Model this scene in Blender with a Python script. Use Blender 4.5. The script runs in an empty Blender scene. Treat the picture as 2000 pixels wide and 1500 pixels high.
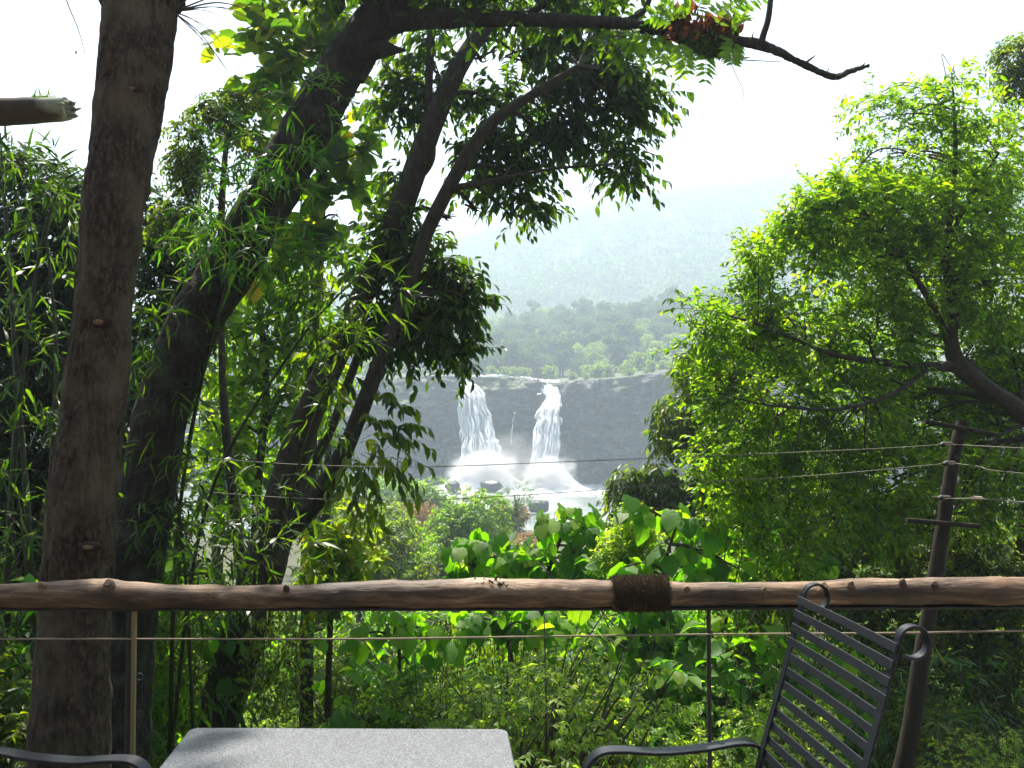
import bpy, math
HAZE = .0011
EXPO = 1.6
COVK = 2.5
import numpy as np
rng = np.random.default_rng(11)
C = bpy.context.scene.collection
F = 1600.0
PITCH = math.atan(60 / F)
CP, SP = math.cos(PITCH), math.sin(PITCH)
EYE = np.array([0, 0, 1.5])
UP = np.array([0, 0, 1.0])

def P(px, py, Y):
    u = (px - 1000) / F; v = (750 - py) / F
    dy = CP - v * SP; dz = SP + v * CP
    s = Y / dy
    return EYE + np.array([u * s, Y, dz * s])

# ---------------------------------------------------------------- noise
def _h(i, j, k, seed):
    n = (i * 374761393 + j * 668265263 + k * 1274126177 + seed * 974634777) & 0xffffffff
    n = ((n ^ (n >> 13)) * 1274126177) & 0xffffffff
    return ((n ^ (n >> 16)) & 0xffff) / 65535.0
def vnoise(p, seed=0):
    p = np.asarray(p, float); f = np.floor(p).astype(np.int64); t = p - f; t = t * t * (3 - 2 * t)
    r = 0
    for a in (0, 1):
        wa = t[..., 0] if a else 1 - t[..., 0]
        for b in (0, 1):
            wb = t[..., 1] if b else 1 - t[..., 1]
            for c in (0, 1):
                wc = t[..., 2] if c else 1 - t[..., 2]
                r = r + wa * wb * wc * _h(f[..., 0] + a, f[..., 1] + b, f[..., 2] + c, seed)
    return r
def fbm(p, octs=4, seed=0):
    p = np.asarray(p, float); r = 0; a = .5; s = 0
    for o in range(octs):
        r = r + a * vnoise(p * 2 ** o, seed + o); s += a; a *= .5
    return r / s
def norm(v):
    return v / np.maximum(np.linalg.norm(v, axis=-1, keepdims=True), 1e-9)

# ---------------------------------------------------------------- mesh builder
class MB:
    def __init__(s): s.v = []; s.f = []; s.n = 0
    def add(s, v, f, mat=0):
        v = np.asarray(v, float).reshape(-1, 3); f = np.asarray(f, np.int64)
        if len(f) == 0: return
        s.v.append(v); s.f.append((f + s.n, mat)); s.n += len(v)
    def build(s, name, mats, parent=None, smooth=True, origin=None):
        me = bpy.data.meshes.new(name)
        if not s.v:
            o = bpy.data.objects.new(name, me); C.objects.link(o); return o
        V = np.concatenate(s.v)
        o = bpy.data.objects.new(name, me)
        if parent is not None:
            V = V - np.array(parent.location); o.parent = parent
        elif origin is not None:
            V = V - np.array(origin); o.location = origin
        me.vertices.add(len(V)); me.vertices.foreach_set('co', V.astype(np.float32).ravel())
        loops = np.concatenate([f.ravel() for f, m in s.f])
        tot = np.concatenate([np.full(len(f), f.shape[1]) for f, m in s.f])
        mi = np.concatenate([np.full(len(f), m) for f, m in s.f])
        st = np.concatenate([[0], np.cumsum(tot)[:-1]])
        me.loops.add(len(loops)); me.loops.foreach_set('vertex_index', loops.astype(np.int32))
        me.polygons.add(len(tot)); me.polygons.foreach_set('loop_start', st.astype(np.int32))
        me.polygons.foreach_set('material_index', mi.astype(np.int32))
        me.polygons.foreach_set('use_smooth', np.full(len(tot), smooth))
        for m in (mats if isinstance(mats, (list, tuple)) else [mats]): me.materials.append(m)
        me.update(calc_edges=True)
        C.objects.link(o)
        return o

def tag(o, label=None, cat=None, group=None, kind=None):
    if label: o['label'] = label
    if cat: o['category'] = cat
    if group: o['group'] = group
    if kind: o['kind'] = kind
    return o
def thing(name, label, cat, loc, group=None):
    o = bpy.data.objects.new(name, None); o.location = tuple(float(a) for a in loc); C.objects.link(o)
    o.empty_display_size = .1
    return tag(o, label, cat, group)
def dup(root, loc, rotz=0, scale=1.0, label=None, group=None):
    r = root.copy(); C.objects.link(r); r.location = tuple(float(a) for a in loc)
    r.rotation_euler = (0, 0, rotz); r.scale = (scale,) * 3 if np.isscalar(scale) else tuple(scale)
    if label: r['label'] = label
    if group: r['group'] = group
    for ch in list(root.children):
        c = ch.copy(); C.objects.link(c); c.parent = r
        for g in list(ch.children):
            d = g.copy(); C.objects.link(d); d.parent = c
    return r

def smooth_path(pts, rad, sub=6):
    pts = np.asarray(pts, float); rad = np.asarray(rad, float)
    if len(pts) < 3 or sub < 2:
        t = np.linspace(0, 1, max(2, sub + 1))
        if len(pts) == 2:
            return pts[0] + (pts[1] - pts[0]) * t[:, None], rad[0] + (rad[1] - rad[0]) * t
        return pts, rad
    Q = np.vstack([2 * pts[0] - pts[1], pts, 2 * pts[-1] - pts[-2]]); out = []; ro = []
    for i in range(1, len(Q) - 2):
        for k in range(sub):
            t = k / sub; a, b, c, d = Q[i - 1], Q[i], Q[i + 1], Q[i + 2]
            out.append(.5 * (2 * b + (c - a) * t + (2 * a - 5 * b + 4 * c - d) * t * t + (3 * b - a - 3 * c + d) * t ** 3))
            ro.append(rad[i - 1] * (1 - t) + rad[i] * t)
    out.append(pts[-1]); ro.append(rad[-1])
    return np.array(out), np.array(ro)
def frames(p):
    T = norm(np.gradient(p, axis=0))
    ref = np.array([0, 1.0, 0.02]) if abs(T[:, 1]).mean() < .8 else np.array([1.0, 0, 0])
    A = norm(np.cross(T, ref)); B = np.cross(T, A)
    return T, A, B
def tube(mb, pts, rad, sides=10, sub=6, mat=0, bump=0.0, freq=3.0, seed=0, cap=True, wob=0.0, fiss=0.0):
    p, r = smooth_path(pts, rad, sub)
    if wob:
        w = np.stack([fbm(p * 1.3 + 7, 2, seed + 3), fbm(p * 1.3 + 31, 2, seed + 5), fbm(p * 1.3 + 57, 2, seed + 9)], -1) - .5
        env = np.sin(np.linspace(0, math.pi, len(p)))[:, None]
        p = p + w * wob * env
    T, A, B = frames(p); th = np.arange(sides) * 2 * math.pi / sides
    ring = A[:, None] * np.cos(th)[None, :, None] + B[:, None] * np.sin(th)[None, :, None]
    R = np.repeat(r[:, None], sides, 1)
    V = p[:, None] + ring * R[..., None]
    if fiss:
        e = np.abs(fbm(V * [22, 22, 3.2], 3, seed + 50) - .5); V = V - ring * (np.clip(.07 - e, 0, 1) / .07 * fiss)[..., None]
    if bump:
        n = fbm(V * freq, 4, seed) - .5; V = V + ring * (n * bump * 2 * (r / max(r.max(), 1e-6))[:, None])[..., None]
    n, m = len(p), sides
    i = np.arange(n - 1)[:, None]; j = np.arange(m)[None]
    f = np.stack([i * m + j, i * m + (j + 1) % m, (i + 1) * m + (j + 1) % m, (i + 1) * m + j], -1).reshape(-1, 4)
    V = V.reshape(-1, 3); mb.add(V, f, mat)
    if cap:
        k = mb.n; v2 = np.vstack([V[:m], p[0], V[-m:], p[-1]])
        jj = np.arange(m)
        f2 = np.vstack([np.stack([(jj + 1) % m, jj, np.full(m, m)], -1), np.stack([jj + m + 1, (jj + 1) % m + m + 1, np.full(m, 2 * m + 1)], -1)])
        mb.add(v2, f2, mat)
    return p, r
def bar(mb, pts, w, t, wdir, sub=6, mat=0, bev=0.18):
    """flat bar (rectangular section w x t, small bevels) swept along a path; wdir = width direction"""
    p, _ = smooth_path(pts, np.ones(len(pts)), sub)
    T = norm(np.gradient(p, axis=0)); W = np.asarray(wdir, float); W = norm(W - T * (T @ W)[:, None]); N = np.cross(T, W)
    a, b, c = w / 2, t / 2, min(w, t) * bev
    sec = [(a - c, b), (a, b - c), (a, -b + c), (a - c, -b), (-a + c, -b), (-a, -b + c), (-a, b - c), (-a + c, b)]
    V = np.stack([p + W * x + N * y for x, y in sec], 1); m = 8; n = len(p)
    i = np.arange(n - 1)[:, None]; j = np.arange(m)[None]
    f = np.stack([i * m + j, i * m + (j + 1) % m, (i + 1) * m + (j + 1) % m, (i + 1) * m + j], -1).reshape(-1, 4)
    mb.add(V.reshape(-1, 3), f, mat)
    e = np.arange(8)[None]; mb.add(V[0], e, mat); mb.add(V[-1], e[:, ::-1], mat)

def thin_tubes(mb, A, Bm, Cc, r0, r1, mat=0):
    """many 3-sided two-segment twigs: start A, middle Bm, end Cc (N,3)"""
    N = len(A)
    if N == 0: return
    d = norm(Cc - A); s = norm(np.cross(d, UP + .01)); b = np.cross(d, s)
    V = []
    for q, r in ((A, r0), (Bm, (r0 + r1) / 2), (Cc, r1)):
        for k in range(3):
            a = k * 2.0944; V.append(q + (s * math.cos(a) + b * math.sin(a)) * np.asarray(r).reshape(-1, 1))
    V = np.stack(V, 1)
    base = []
    for g in (0, 1):
        for k in range(3):
            base.append([g * 3 + k, g * 3 + (k + 1) % 3, g * 3 + 3 + (k + 1) % 3, g * 3 + 3 + k])
    f = (np.arange(N)[:, None, None] * 9 + np.array(base)[None]).reshape(-1, 4)
    mb.add(V.reshape(-1, 3), f, mat)

# ---------------------------------------------------------------- leaves
def tmpl(kind):
    if kind == 'ovate':
        v = [(0, 0, 0), (.42, .3, .09), (0, .3, 0), (-.42, .3, .09), (.4, .62, .05), (0, .64, -.04), (-.4, .62, .05), (0, 1, -.14)]
        f = [(0, 1, 2), (0, 2, 3), (2, 1, 4), (2, 4, 5), (3, 2, 5), (3, 5, 6), (5, 4, 7), (6, 5, 7)]
    elif kind == 'lance':
        v = [(0, 0, 0), (.5, .35, .06), (0, .4, 0), (-.5, .35, .06), (0, 1, -.18)]
        f = [(0, 1, 2), (0, 2, 3), (2, 1, 4), (3, 2, 4)]
    elif kind == 'blade':
        v = [(0, 0, 0), (.5, .22, .02), (-.5, .22, .02), (.36, .6, -.06), (-.36, .6, -.06), (0, 1, -.25)]
        f = [(0, 1, 2), (1, 3, 2), (2, 3, 4), (3, 5, 4)]
    elif kind == 'clump':
        v = [(0, 0, 0), (.5, .4, .1), (-.5, .45, -.1), (.1, 1, 0)]
        f = [(0, 1, 2), (1, 3, 2)]
    elif kind == 'heart':
        pts = [(0, .02), (.22, -.1), (.44, .02), (.52, .28), (.44, .55), (.25, .8), (0, 1.02), (-.25, .8), (-.44, .55), (-.52, .28), (-.44, .02), (-.22, -.1)]
        v = [(0, .28, .05)] + [(x, y, (.26 * abs(x) - .55 * x * x) - .42 * max(0, y - .3) ** 2 + .035 * (-1) ** i) for i, (x, y) in enumerate(pts)]
        f = [(0, 1 + i, 1 + (i + 1) % 12) for i in range(12)]
    elif kind == 'round':
        pts = [(0, 0), (.3, .06), (.5, .32), (.48, .6), (.28, .88), (0, 1), (-.28, .88), (-.48, .6), (-.5, .32), (-.3, .06)]
        v = [(0, .45, 0)] + [(x, y, .12 * abs(x) - .2 * (y - .4) ** 2 + .03 * (-1) ** i) for i, (x, y) in enumerate(pts)]
        f = [(0, 1 + i, 1 + (i + 1) % 10) for i in range(10)]
    return np.array(v, float), np.array(f, np.int64)
TM = {k: tmpl(k) for k in ('ovate', 'lance', 'blade', 'clump', 'heart', 'round')}
def leaves(mb, pos, d, nrm, L, W, kind, mat=0):
    N = len(pos)
    if N == 0: return
    tv, tf = TM[kind]
    d = norm(d); nrm = nrm - d * (nrm * d).sum(-1, keepdims=True); nrm = norm(nrm); x = np.cross(d, nrm)
    L = np.broadcast_to(L, (N,)); W = np.broadcast_to(W, (N,))
    V = pos[:, None] + x[:, None] * (tv[None, :, 0, None] * W[:, None, None]) + d[:, None] * (tv[None, :, 1, None] * L[:, None, None]) \
        + nrm[:, None] * (tv[None, :, 2, None] * L[:, None, None] * rng.uniform(.3, 1.6, (N, 1, 1)))
    f = (np.arange(N)[:, None, None] * len(tv) + tf[None]).reshape(-1, 3)
    mb.add(V.reshape(-1, 3), f, mat)

def twigs(mb, base, d, L, m, leaf, kind='ovate', droop=.15, spread=.9, ldroop=.25, fwd=.6, flat=.5, rad=.003, lmat=0, tmat=1, wr=.42, terminal=False):
    """leafy shoots: base (N,3), direction d, length L (N,), m leaves each of length `leaf`"""
    N = len(base)
    if N == 0: return
    d = norm(d); L = np.broadcast_to(L, (N,)).astype(float)
    s = norm(np.cross(d, UP + rng.normal(0, .25, (N, 3)))); b = np.cross(s, d)
    down = np.array([0, 0, -1.0])
    def at(t): return base + d * (L * t)[:, None] + down * (droop * L * t * t)[:, None]
    if rad: thin_tubes(mb, base, at(.5), at(1.0), rad, rad * .45, tmat)
    PP, DD = [], []
    for j in range(m):
        t = (1.0 if terminal else (.25 + .75 * (j + 1) / m)) * np.ones(N) * rng.uniform(.93, 1.0, N)
        tan = norm(d + down * (2 * droop * t)[:, None])
        if terminal:
            ph = j * 2 * math.pi / m + rng.uniform(0, 1.0, N)
        else:
            ph = (j % 2) * math.pi + rng.normal(0, .5, N) if flat > .3 else j * 2.4 + rng.normal(0, .4, N)
        out = s * np.cos(ph)[:, None] + b * np.sin(ph)[:, None]
        DD.append(norm(tan * fwd + out * spread + down * ldroop + rng.normal(0, .22, (N, 3))))
        PP.append(at(t))
    PP = np.concatenate(PP); DD = np.concatenate(DD); n = len(PP)
    nr = UP + rng.normal(0, .45, (n, 3))
    ll = leaf * rng.uniform(.6, 1.2, n)
    leaves(mb, PP, DD, nr, ll, ll * wr * rng.uniform(.8, 1.2, n), kind, lmat)

def sample_masses(masses, Y, cov, m, leaf, wr, dz=1.0, gap=0.0, gfreq=2.2, seed=0, shell=.45, ext=0.0):
    """masses: (px,py,rx,ry[,Y]) -> twig bases, outward directions, mass centres"""
    B, D, CC, RR = [], [], [], []
    for q in masses:
        px, py, rx, ry = q[:4]; y = q[4] if len(q) > 4 else Y; cv = q[5] if len(q) > 5 else 1.0
        c = P(px, py, y); k = y / F; R = np.array([rx * k, (rx + ry) * .5 * k * dz, ry * k])
        la = (leaf / k) ** 2 * wr * .6 * .55
        n = int(COVK * cov * cv * math.pi * rx * ry / (m * la)) + 1
        R = np.maximum(R - ext, R * .4)
        u = norm(rng.normal(0, 1, (n, 3))); r = rng.uniform(shell ** 3, 1, n) ** (1 / 3.0)
        wob = .8 + .45 * fbm(u * 1.7 + c, 2, seed)
        p = c + u * (r * wob)[:, None] * R
        if gap:
            g = fbm(p * gfreq, 2, seed + 5); keep = g > gap; p, u = p[keep], u[keep]
        B.append(p); D.append(u); CC.append(c); RR.append(R)
    return np.concatenate(B), np.concatenate(D), CC, RR

def limbs(mb, skeleton, centres, radii, r0, mat=0, seed=0, subs=5):
    """boughs from the nearest trunk point into every leaf mass, with forks"""
    S = np.concatenate([s[0] for s in skeleton]); SR = np.concatenate([s[1] for s in skeleton])
    for i, (c, R) in enumerate(zip(centres, radii)):
        dd = np.linalg.norm(S - c, axis=1) + np.maximum(0, S[:, 2] - c[2]) * .6
        k = int(np.argmin(dd)); a = S[k]; rr = min(r0, SR[k] * .6)
        L = np.linalg.norm(c - a)
        if L > .05:
            mid = (a + c) / 2 + np.array([0, 0, .12 * L]) + rng.normal(0, .07 * L, 3)
            tube(mb, [a, mid, c], [rr, rr * .7, rr * .45], 6, 5, mat, wob=.08 * L, seed=seed + i, cap=False)
        for j in range(subs):
            u = norm(rng.normal(0, 1, 3)); e = c + u * R * rng.uniform(.6, .95); q = c + (a - c) * rng.uniform(0, .4)
            tube(mb, [q, (q + e) / 2 + rng.normal(0, .06, 3) * R, e], [rr * .4, rr * .28, rr * .12], 4, 3, mat, cap=False)

# ---------------------------------------------------------------- materials
def new_mat(name):
    m = bpy.data.materials.new(name); m.use_nodes = True; nt = m.node_tree; nt.nodes.clear()
    out = nt.nodes.new('ShaderNodeOutputMaterial'); return m, nt, out
def ramp(nt, cols, pos=None):
    r = nt.nodes.new('ShaderNodeValToRGB'); e = r.color_ramp.elements
    while len(e) < len(cols): e.new(.5)
    for i, c in enumerate(cols):
        e[i].position = pos[i] if pos else i / (len(cols) - 1); e[i].color = (*c, 1)
    return r
def leaf_mat(name, cols, transl=.42, rough=.42, tcol=None, pos=None, spec=.35):
    m, nt, out = new_mat(name); N = nt.nodes.new; K = nt.links.new
    g = N('ShaderNodeNewGeometry'); r = ramp(nt, cols, pos); K(g.outputs['Random Per Island'], r.inputs[0])
    tc = N('ShaderNodeTexCoord'); no = N('ShaderNodeTexNoise'); no.inputs['Scale'].default_value = 1.3; no.inputs['Detail'].default_value = 3
    K(tc.outputs['Object'], no.inputs[0]); rr = ramp(nt, [(.6, .74, .9), (.95, 1, 1), (1.25, 1.2, .95)], [.36, .5, .64]); K(no.outputs[0], rr.inputs[0])
    vm = N('ShaderNodeMix'); vm.data_type = 'RGBA'; vm.blend_type = 'MULTIPLY'; vm.inputs[0].default_value = 1; K(r.outputs[0], vm.inputs[6]); K(rr.outputs[0], vm.inputs[7])
    p = N('ShaderNodeBsdfPrincipled'); p.inputs['Roughness'].default_value = rough
    p.inputs['Specular IOR Level'].default_value = spec
    K(vm.outputs[2], p.inputs['Base Color'])
    t = N('ShaderNodeBsdfTranslucent'); mul = N('ShaderNodeMix'); mul.data_type = 'RGBA'; mul.blend_type = 'MULTIPLY'
    mul.inputs[0].default_value = 1
    K(vm.outputs[2], mul.inputs[6]); mul.inputs[7].default_value = (*(tcol or (3.4, 3.55, .5)), 1)
    mul.clamp_result = False
    K(mul.outputs[2], t.inputs[0])
    mx = N('ShaderNodeMixShader'); mx.inputs[0].default_value = min(.65, transl + .08)
    K(p.outputs[0], mx.inputs[1]); K(t.outputs[0], mx.inputs[2]); K(mx.outputs[0], out.inputs[0])
    return m
def solid_mat(name, cols, scale=6, stretch=(1, 1, 1), rough=.8, bump=.3, bdist=.01, detail=8, pos=None, metal=0, spec=.4, patch=None):
    m, nt, out = new_mat(name); N = nt.nodes.new; K = nt.links.new
    tc = N('ShaderNodeTexCoord'); mp = N('ShaderNodeMapping'); mp.inputs['Scale'].default_value = stretch
    K(tc.outputs['Object'], mp.inputs[0])
    n = N('ShaderNodeTexNoise'); n.inputs['Scale'].default_value = scale; n.inputs['Detail'].default_value = detail
    n.inputs['Roughness'].default_value = .65
    K(mp.outputs[0], n.inputs[0]); r = ramp(nt, cols, pos); K(n.outputs[0], r.inputs[0])
    col = r.outputs[0]
    if patch:
        pc, ps, lo, hi = patch
        n2 = N('ShaderNodeTexNoise'); n2.inputs['Scale'].default_value = ps; n2.inputs['Detail'].default_value = 5
        K(tc.outputs['Object'], n2.inputs[0])
        mr = N('ShaderNodeMapRange'); mr.inputs[1].default_value = lo; mr.inputs[2].default_value = hi; K(n2.outputs[0], mr.inputs[0])
        mx = N('ShaderNodeMix'); mx.data_type = 'RGBA'; K(mr.outputs[0], mx.inputs[0]); K(col, mx.inputs[6]); mx.inputs[7].default_value = (*pc, 1)
        col = mx.outputs[2]
    p = N('ShaderNodeBsdfPrincipled'); p.inputs['Roughness'].default_value = rough; p.inputs['Metallic'].default_value = metal
    p.inputs['Specular IOR Level'].default_value = spec
    K(col, p.inputs['Base Color'])
    if bump:
        b = N('ShaderNodeBump'); b.inputs['Strength'].default_value = bump; b.inputs['Distance'].default_value = bdist
        K(n.outputs[0], b.inputs['Height']); K(b.outputs[0], p.inputs['Normal'])
    K(p.outputs[0], out.inputs[0])
    return m

M = {}
M['pale_bark'] = solid_mat('pale_bark', [(.012, .007, .004), (.042, .026, .013), (.13, .085, .045)], 26, (2, 2, .8), .94, 1, .02, detail=14, pos=[.34, .5, .7], patch=((.12, .09, .052), 4, .45, .72))
M['dark_bark'] = solid_mat('dark_bark', [(.018, .014, .01), (.05, .038, .026), (.09, .075, .055)], 9, (3, 3, 1), .92, .8, .02, pos=[.3, .55, .8])
M['moss_bark'] = solid_mat('moss_bark', [(.007, .005, .003), (.024, .017, .010), (.07, .056, .038)], 13, (3, 3, 1), .94, 1, .03, detail=12, pos=[.32, .52, .75], patch=((.07, .07, .05), 6, .5, .75))
M['twig'] = solid_mat('twig_bark', [(.05, .035, .022), (.10, .075, .05)], 30, rough=.85, bump=0)
M['cut_wood'] = solid_mat('cut_wood', [(.13, .06, .025), (.26, .15, .08)], 20, (1, 1, 4), .8, .3, .004)
M['scar_rim'] = solid_mat('scar_rim', [(.02, .008, .005), (.05, .018, .010)], 20, rough=.9)
G = leaf_mat
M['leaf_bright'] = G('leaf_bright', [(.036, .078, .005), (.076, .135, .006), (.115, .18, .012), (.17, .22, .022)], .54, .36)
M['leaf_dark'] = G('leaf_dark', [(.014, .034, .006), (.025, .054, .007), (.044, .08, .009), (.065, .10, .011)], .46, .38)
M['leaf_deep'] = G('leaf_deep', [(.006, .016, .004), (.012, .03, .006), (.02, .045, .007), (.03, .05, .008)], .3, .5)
M['leaf_mid'] = G('leaf_mid', [(.022, .048, .004), (.048, .080, .006), (.082, .115, .009), (.13, .148, .013)], .42, .4)
M['leaf_bamboo'] = G('leaf_bamboo', [(.02, .065, .012), (.03, .09, .015), (.045, .12, .02), (.11, .15, .045)], .4, .4)
M['leaf_teak'] = G('leaf_teak', [(.025, .06, .01), (.05, .095, .012), (.085, .125, .014), (.14, .15, .018), (.17, .11, .02)], .52, .5, pos=[0, .35, .68, .93, 1])
M['leaf_heart'] = G('leaf_heart', [(.04, .11, .009), (.065, .16, .011), (.10, .20, .014), (.17, .24, .025)], .5, .55)
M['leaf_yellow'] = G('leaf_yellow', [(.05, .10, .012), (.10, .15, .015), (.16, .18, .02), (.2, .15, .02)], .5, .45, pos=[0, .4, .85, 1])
M['leaf_dry'] = G('leaf_dry', [(.20, .10, .035), (.36, .20, .07), (.44, .28, .11)], .35, .6, tcol=(1.4, 1.2, .8))
M['leaf_brown'] = G('leaf_brown', [(.07, .022, .012), (.14, .045, .02), (.2, .09, .04)], .35, .6, tcol=(1.8, 1.2, .8))
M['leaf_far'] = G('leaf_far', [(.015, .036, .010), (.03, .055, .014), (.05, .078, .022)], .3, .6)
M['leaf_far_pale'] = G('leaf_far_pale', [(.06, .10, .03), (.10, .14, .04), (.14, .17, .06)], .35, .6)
M['leaf_vine'] = G('leaf_vine', [(.10, .16, .03), (.17, .24, .05), (.26, .30, .09)], .5, .45)
M['fern'] = G('fern_frond', [(.10, .17, .02), (.16, .24, .03)], .5, .5)

# ---------------------------------------------------------------- terrain
def tz(x, y):
    x = np.asarray(x, float); y = np.asarray(y, float)
    z = np.interp(y, [-60, 2.6, 3.2, 10, 20, 36, 60, 112, 122, 230], [-.25, -.25, -1.0, -3.3, -6.9, -12.2, -13.6, -14.5, -16.2, -17])
    q = np.stack([x * .12, y * .12, np.zeros_like(x)], -1)
    amp = np.interp(y, [3, 10, 40], [0, .5, 1.6])
    z = z + (fbm(q, 3, 4) - .5) * amp
    # the near valley shoulders rise left and right, out past the river view
    z = z + np.interp(np.abs(x) - y * .30, [0, 30, 90], [0, 3, 16]) * np.interp(y, [8, 30, 105, 125], [0, 1, 1, 0])
    return z
def grid(name, xs, ys, zf, mat, kind='structure'):
    X, Y = np.meshgrid(xs, ys); Z = zf(X, Y); n, m = X.shape
    i = np.arange(n - 1)[:, None]; j = np.arange(m - 1)[None]
    f = np.stack([i * m + j, i * m + j + 1, (i + 1) * m + j + 1, (i + 1) * m + j], -1).reshape(-1, 4)
    mb = MB(); mb.add(np.stack([X, Y, Z], -1).reshape(-1, 3), f)
    return tag(mb.build(name, mat), kind=kind)
soil = solid_mat('soil', [(.03, .035, .012), (.06, .06, .025), (.10, .085, .045)], 1.2, rough=.95, bump=.8, bdist=.1)
xs = np.sign(np.linspace(-1, 1, 181)) * np.abs(np.linspace(-1, 1, 181)) ** 2.2 * 420
ys = np.concatenate([np.linspace(-60, 2.5, 8), np.linspace(2.62, 60, 110), np.linspace(61.5, 232, 70)])
grid('ground', xs, ys, tz, soil)
# deck the camera stands on
deckm = solid_mat('deck_stone', [(.12, .11, .09), (.2, .18, .15)], 8, rough=.8)
mb = MB()
v = np.array([[-6, -5, 0], [6, -5, 0], [6, 2.62, 0], [-6, 2.62, 0], [-6, -5, -.24], [6, -5, -.24], [6, 2.62, -.24], [-6, 2.62, -.24]], float)
bx = np.array([[0, 1, 2, 3], [7, 6, 5, 4], [0, 4, 5, 1], [1, 5, 6, 2], [2, 6, 7, 3], [3, 7, 4, 0]])
mb.add(v, bx); tag(mb.build('deck', deckm, smooth=False), kind='structure')

# river water
wm, nt, out = new_mat('river_water'); N = nt.nodes.new; K = nt.links.new
tc = N('ShaderNodeTexCoord'); mp = N('ShaderNodeMapping'); mp.inputs['Scale'].default_value = (.35, 1, 1); K(tc.outputs['Object'], mp.inputs[0])
n = N('ShaderNodeTexNoise'); n.inputs['Scale'].default_value = 1.1; n.inputs['Detail'].default_value = 6; K(mp.outputs[0], n.inputs[0])
n2 = N('ShaderNodeTexNoise'); n2.inputs['Scale'].default_value = .09; n2.inputs['Detail'].default_value = 4; K(tc.outputs['Object'], n2.inputs[0])
b = N('ShaderNodeBump'); b.inputs['Strength'].default_value = 1.0; b.inputs['Distance'].default_value = .35; K(n.outputs[0], b.inputs['Height'])
r = ramp(nt, [(.16, .19, .17), (.5, .54, .52)], [.45, .72]); K(n2.outputs[0], r.inputs[0])
p = N('ShaderNodeBsdfPrincipled'); p.inputs['Roughness'].default_value = .22; K(r.outputs[0], p.inputs['Base Color']); K(b.outputs[0], p.inputs['Normal']); K(p.outputs[0], out.inputs[0])
mb = MB(); mb.add([[-400, 100, -15], [400, 100, -15], [400, 215, -15], [-400, 215, -15]], [[0, 1, 2, 3]])
tag(mb.build('water', wm), kind='structure')

# cliff and plateau: rows follow the profile foot -> face -> lip -> plateau
CY = 196.0
def xw(px, Y): return (px - 1000) / F * Y
def lip_z(x):
    px = 1000 + x / CY * F
    py = np.interp(px, [-600, 300, 760, 880, 1000, 1040, 1095, 1140, 1210, 1290, 1350, 1500, 2400], [700, 725, 738, 734, 736, 742, 746, 743, 738, 727, 719, 712, 680])
    return 1.5 + (810 - py) / F * CY
def face_y(x):
    px = 1000 + x / CY * F
    return CY + np.interp(px, [-600, 300, 760, 890, 930, 980, 1020, 1042, 1070, 1092, 1110, 1200, 1350, 2400], [30, -4, -6, -1, 2, -1, 0, 1.5, 6, 3, -1, -3, -8, 20])
cx = np.concatenate([np.linspace(-420, -75, 60), np.linspace(-73, 75, 330), np.linspace(77, 420, 60)])
nv = 150; t = np.linspace(0, 1, nv)
Xg = np.repeat(cx[None], nv, 0); zl = lip_z(cx)[None]; yf = face_y(cx)[None]
tf = np.clip(t / .72, 0, 1)[:, None]; tp = np.clip((t - .72) / .28, 0, 1)[:, None]
Zg = -17 + (zl + 17) * tf; Yg = yf + 3.0 * tf ** 2 - 2.0 * (1 - tf) ** 3
q = np.stack([Xg * .06, Zg * .14, Yg * 0], -1)
dis = (fbm(q * [1.6, .8, 1], 5, 21) - .5) * 11 + (fbm(np.stack([Xg * .45, Zg * .3, 0 * Xg], -1), 5, 31) - .5) * 4.5
strata = (fbm(np.stack([Xg * .015, Zg * .55, 0 * Xg], -1), 3, 41) - .5) * 3.0
Yg = Yg + (dis + strata) * (1 - .6 * tp)
pxg = 1000 + Xg / CY * F
lmask = np.interp(pxg, [600, 760, 885, 900, 990, 1010, 1050, 1095, 1130, 1300, 1400], [1, 1, .9, .2, .3, .7, .7, .5, .5, .35, .5])
stp = (1 - tf) * 26 / 2.6 + 2.2 * fbm(np.stack([Xg * .09, Zg * .05, 0 * Xg], -1), 4, 91)
frc = stp - np.floor(stp); ledge = np.floor(stp) + np.clip(frc / .18, 0, 1)
Yg = Yg - (1 - tp) * lmask * 1.25 * ledge * np.clip(tf * 1.3, 0, 1) * np.interp(tf, [0, .45, .7, 1], [.15, .3, .9, 1]) + lmask * (1 - tp) * 1.6
Yg = Yg + tp * 42 ; Zg = Zg + tp * 2.5 + tp * (fbm(np.stack([Xg * .12, Yg * .12, 0 * Xg], -1), 4, 51) - .5) * 3.4 - np.where(tp > 0, .0, 0)
rk, nt, out = new_mat('cliff_rock'); N = nt.nodes.new; K = nt.links.new
tc = N('ShaderNodeTexCoord'); mp = N('ShaderNodeMapping'); mp.inputs['Scale'].default_value = (1, 1, 2.5); K(tc.outputs['Object'], mp.inputs[0])
n = N('ShaderNodeTexNoise'); n.inputs['Scale'].default_value = .28; n.inputs['Detail'].default_value = 10; n.inputs['Roughness'].default_value = .68; K(mp.outputs[0], n.inputs[0])
r = ramp(nt, [(.008, .009, .010), (.03, .03, .028), (.16, .15, .13), (.24, .22, .19)], [.34, .5, .66, .85]); K(n.outputs[0], r.inputs[0])
mp2 = N('ShaderNodeMapping'); mp2.inputs['Scale'].default_value = (1, 1, .12); K(tc.outputs['Object'], mp2.inputs[0])
n3 = N('ShaderNodeTexNoise'); n3.inputs['Scale'].default_value = .6; n3.inputs['Detail'].default_value = 5; K(mp2.outputs[0], n3.inputs[0])
mx = N('ShaderNodeMix'); mx.data_type = 'RGBA'; mx.blend_type = 'MULTIPLY'; mx.inputs[0].default_value = .7
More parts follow.
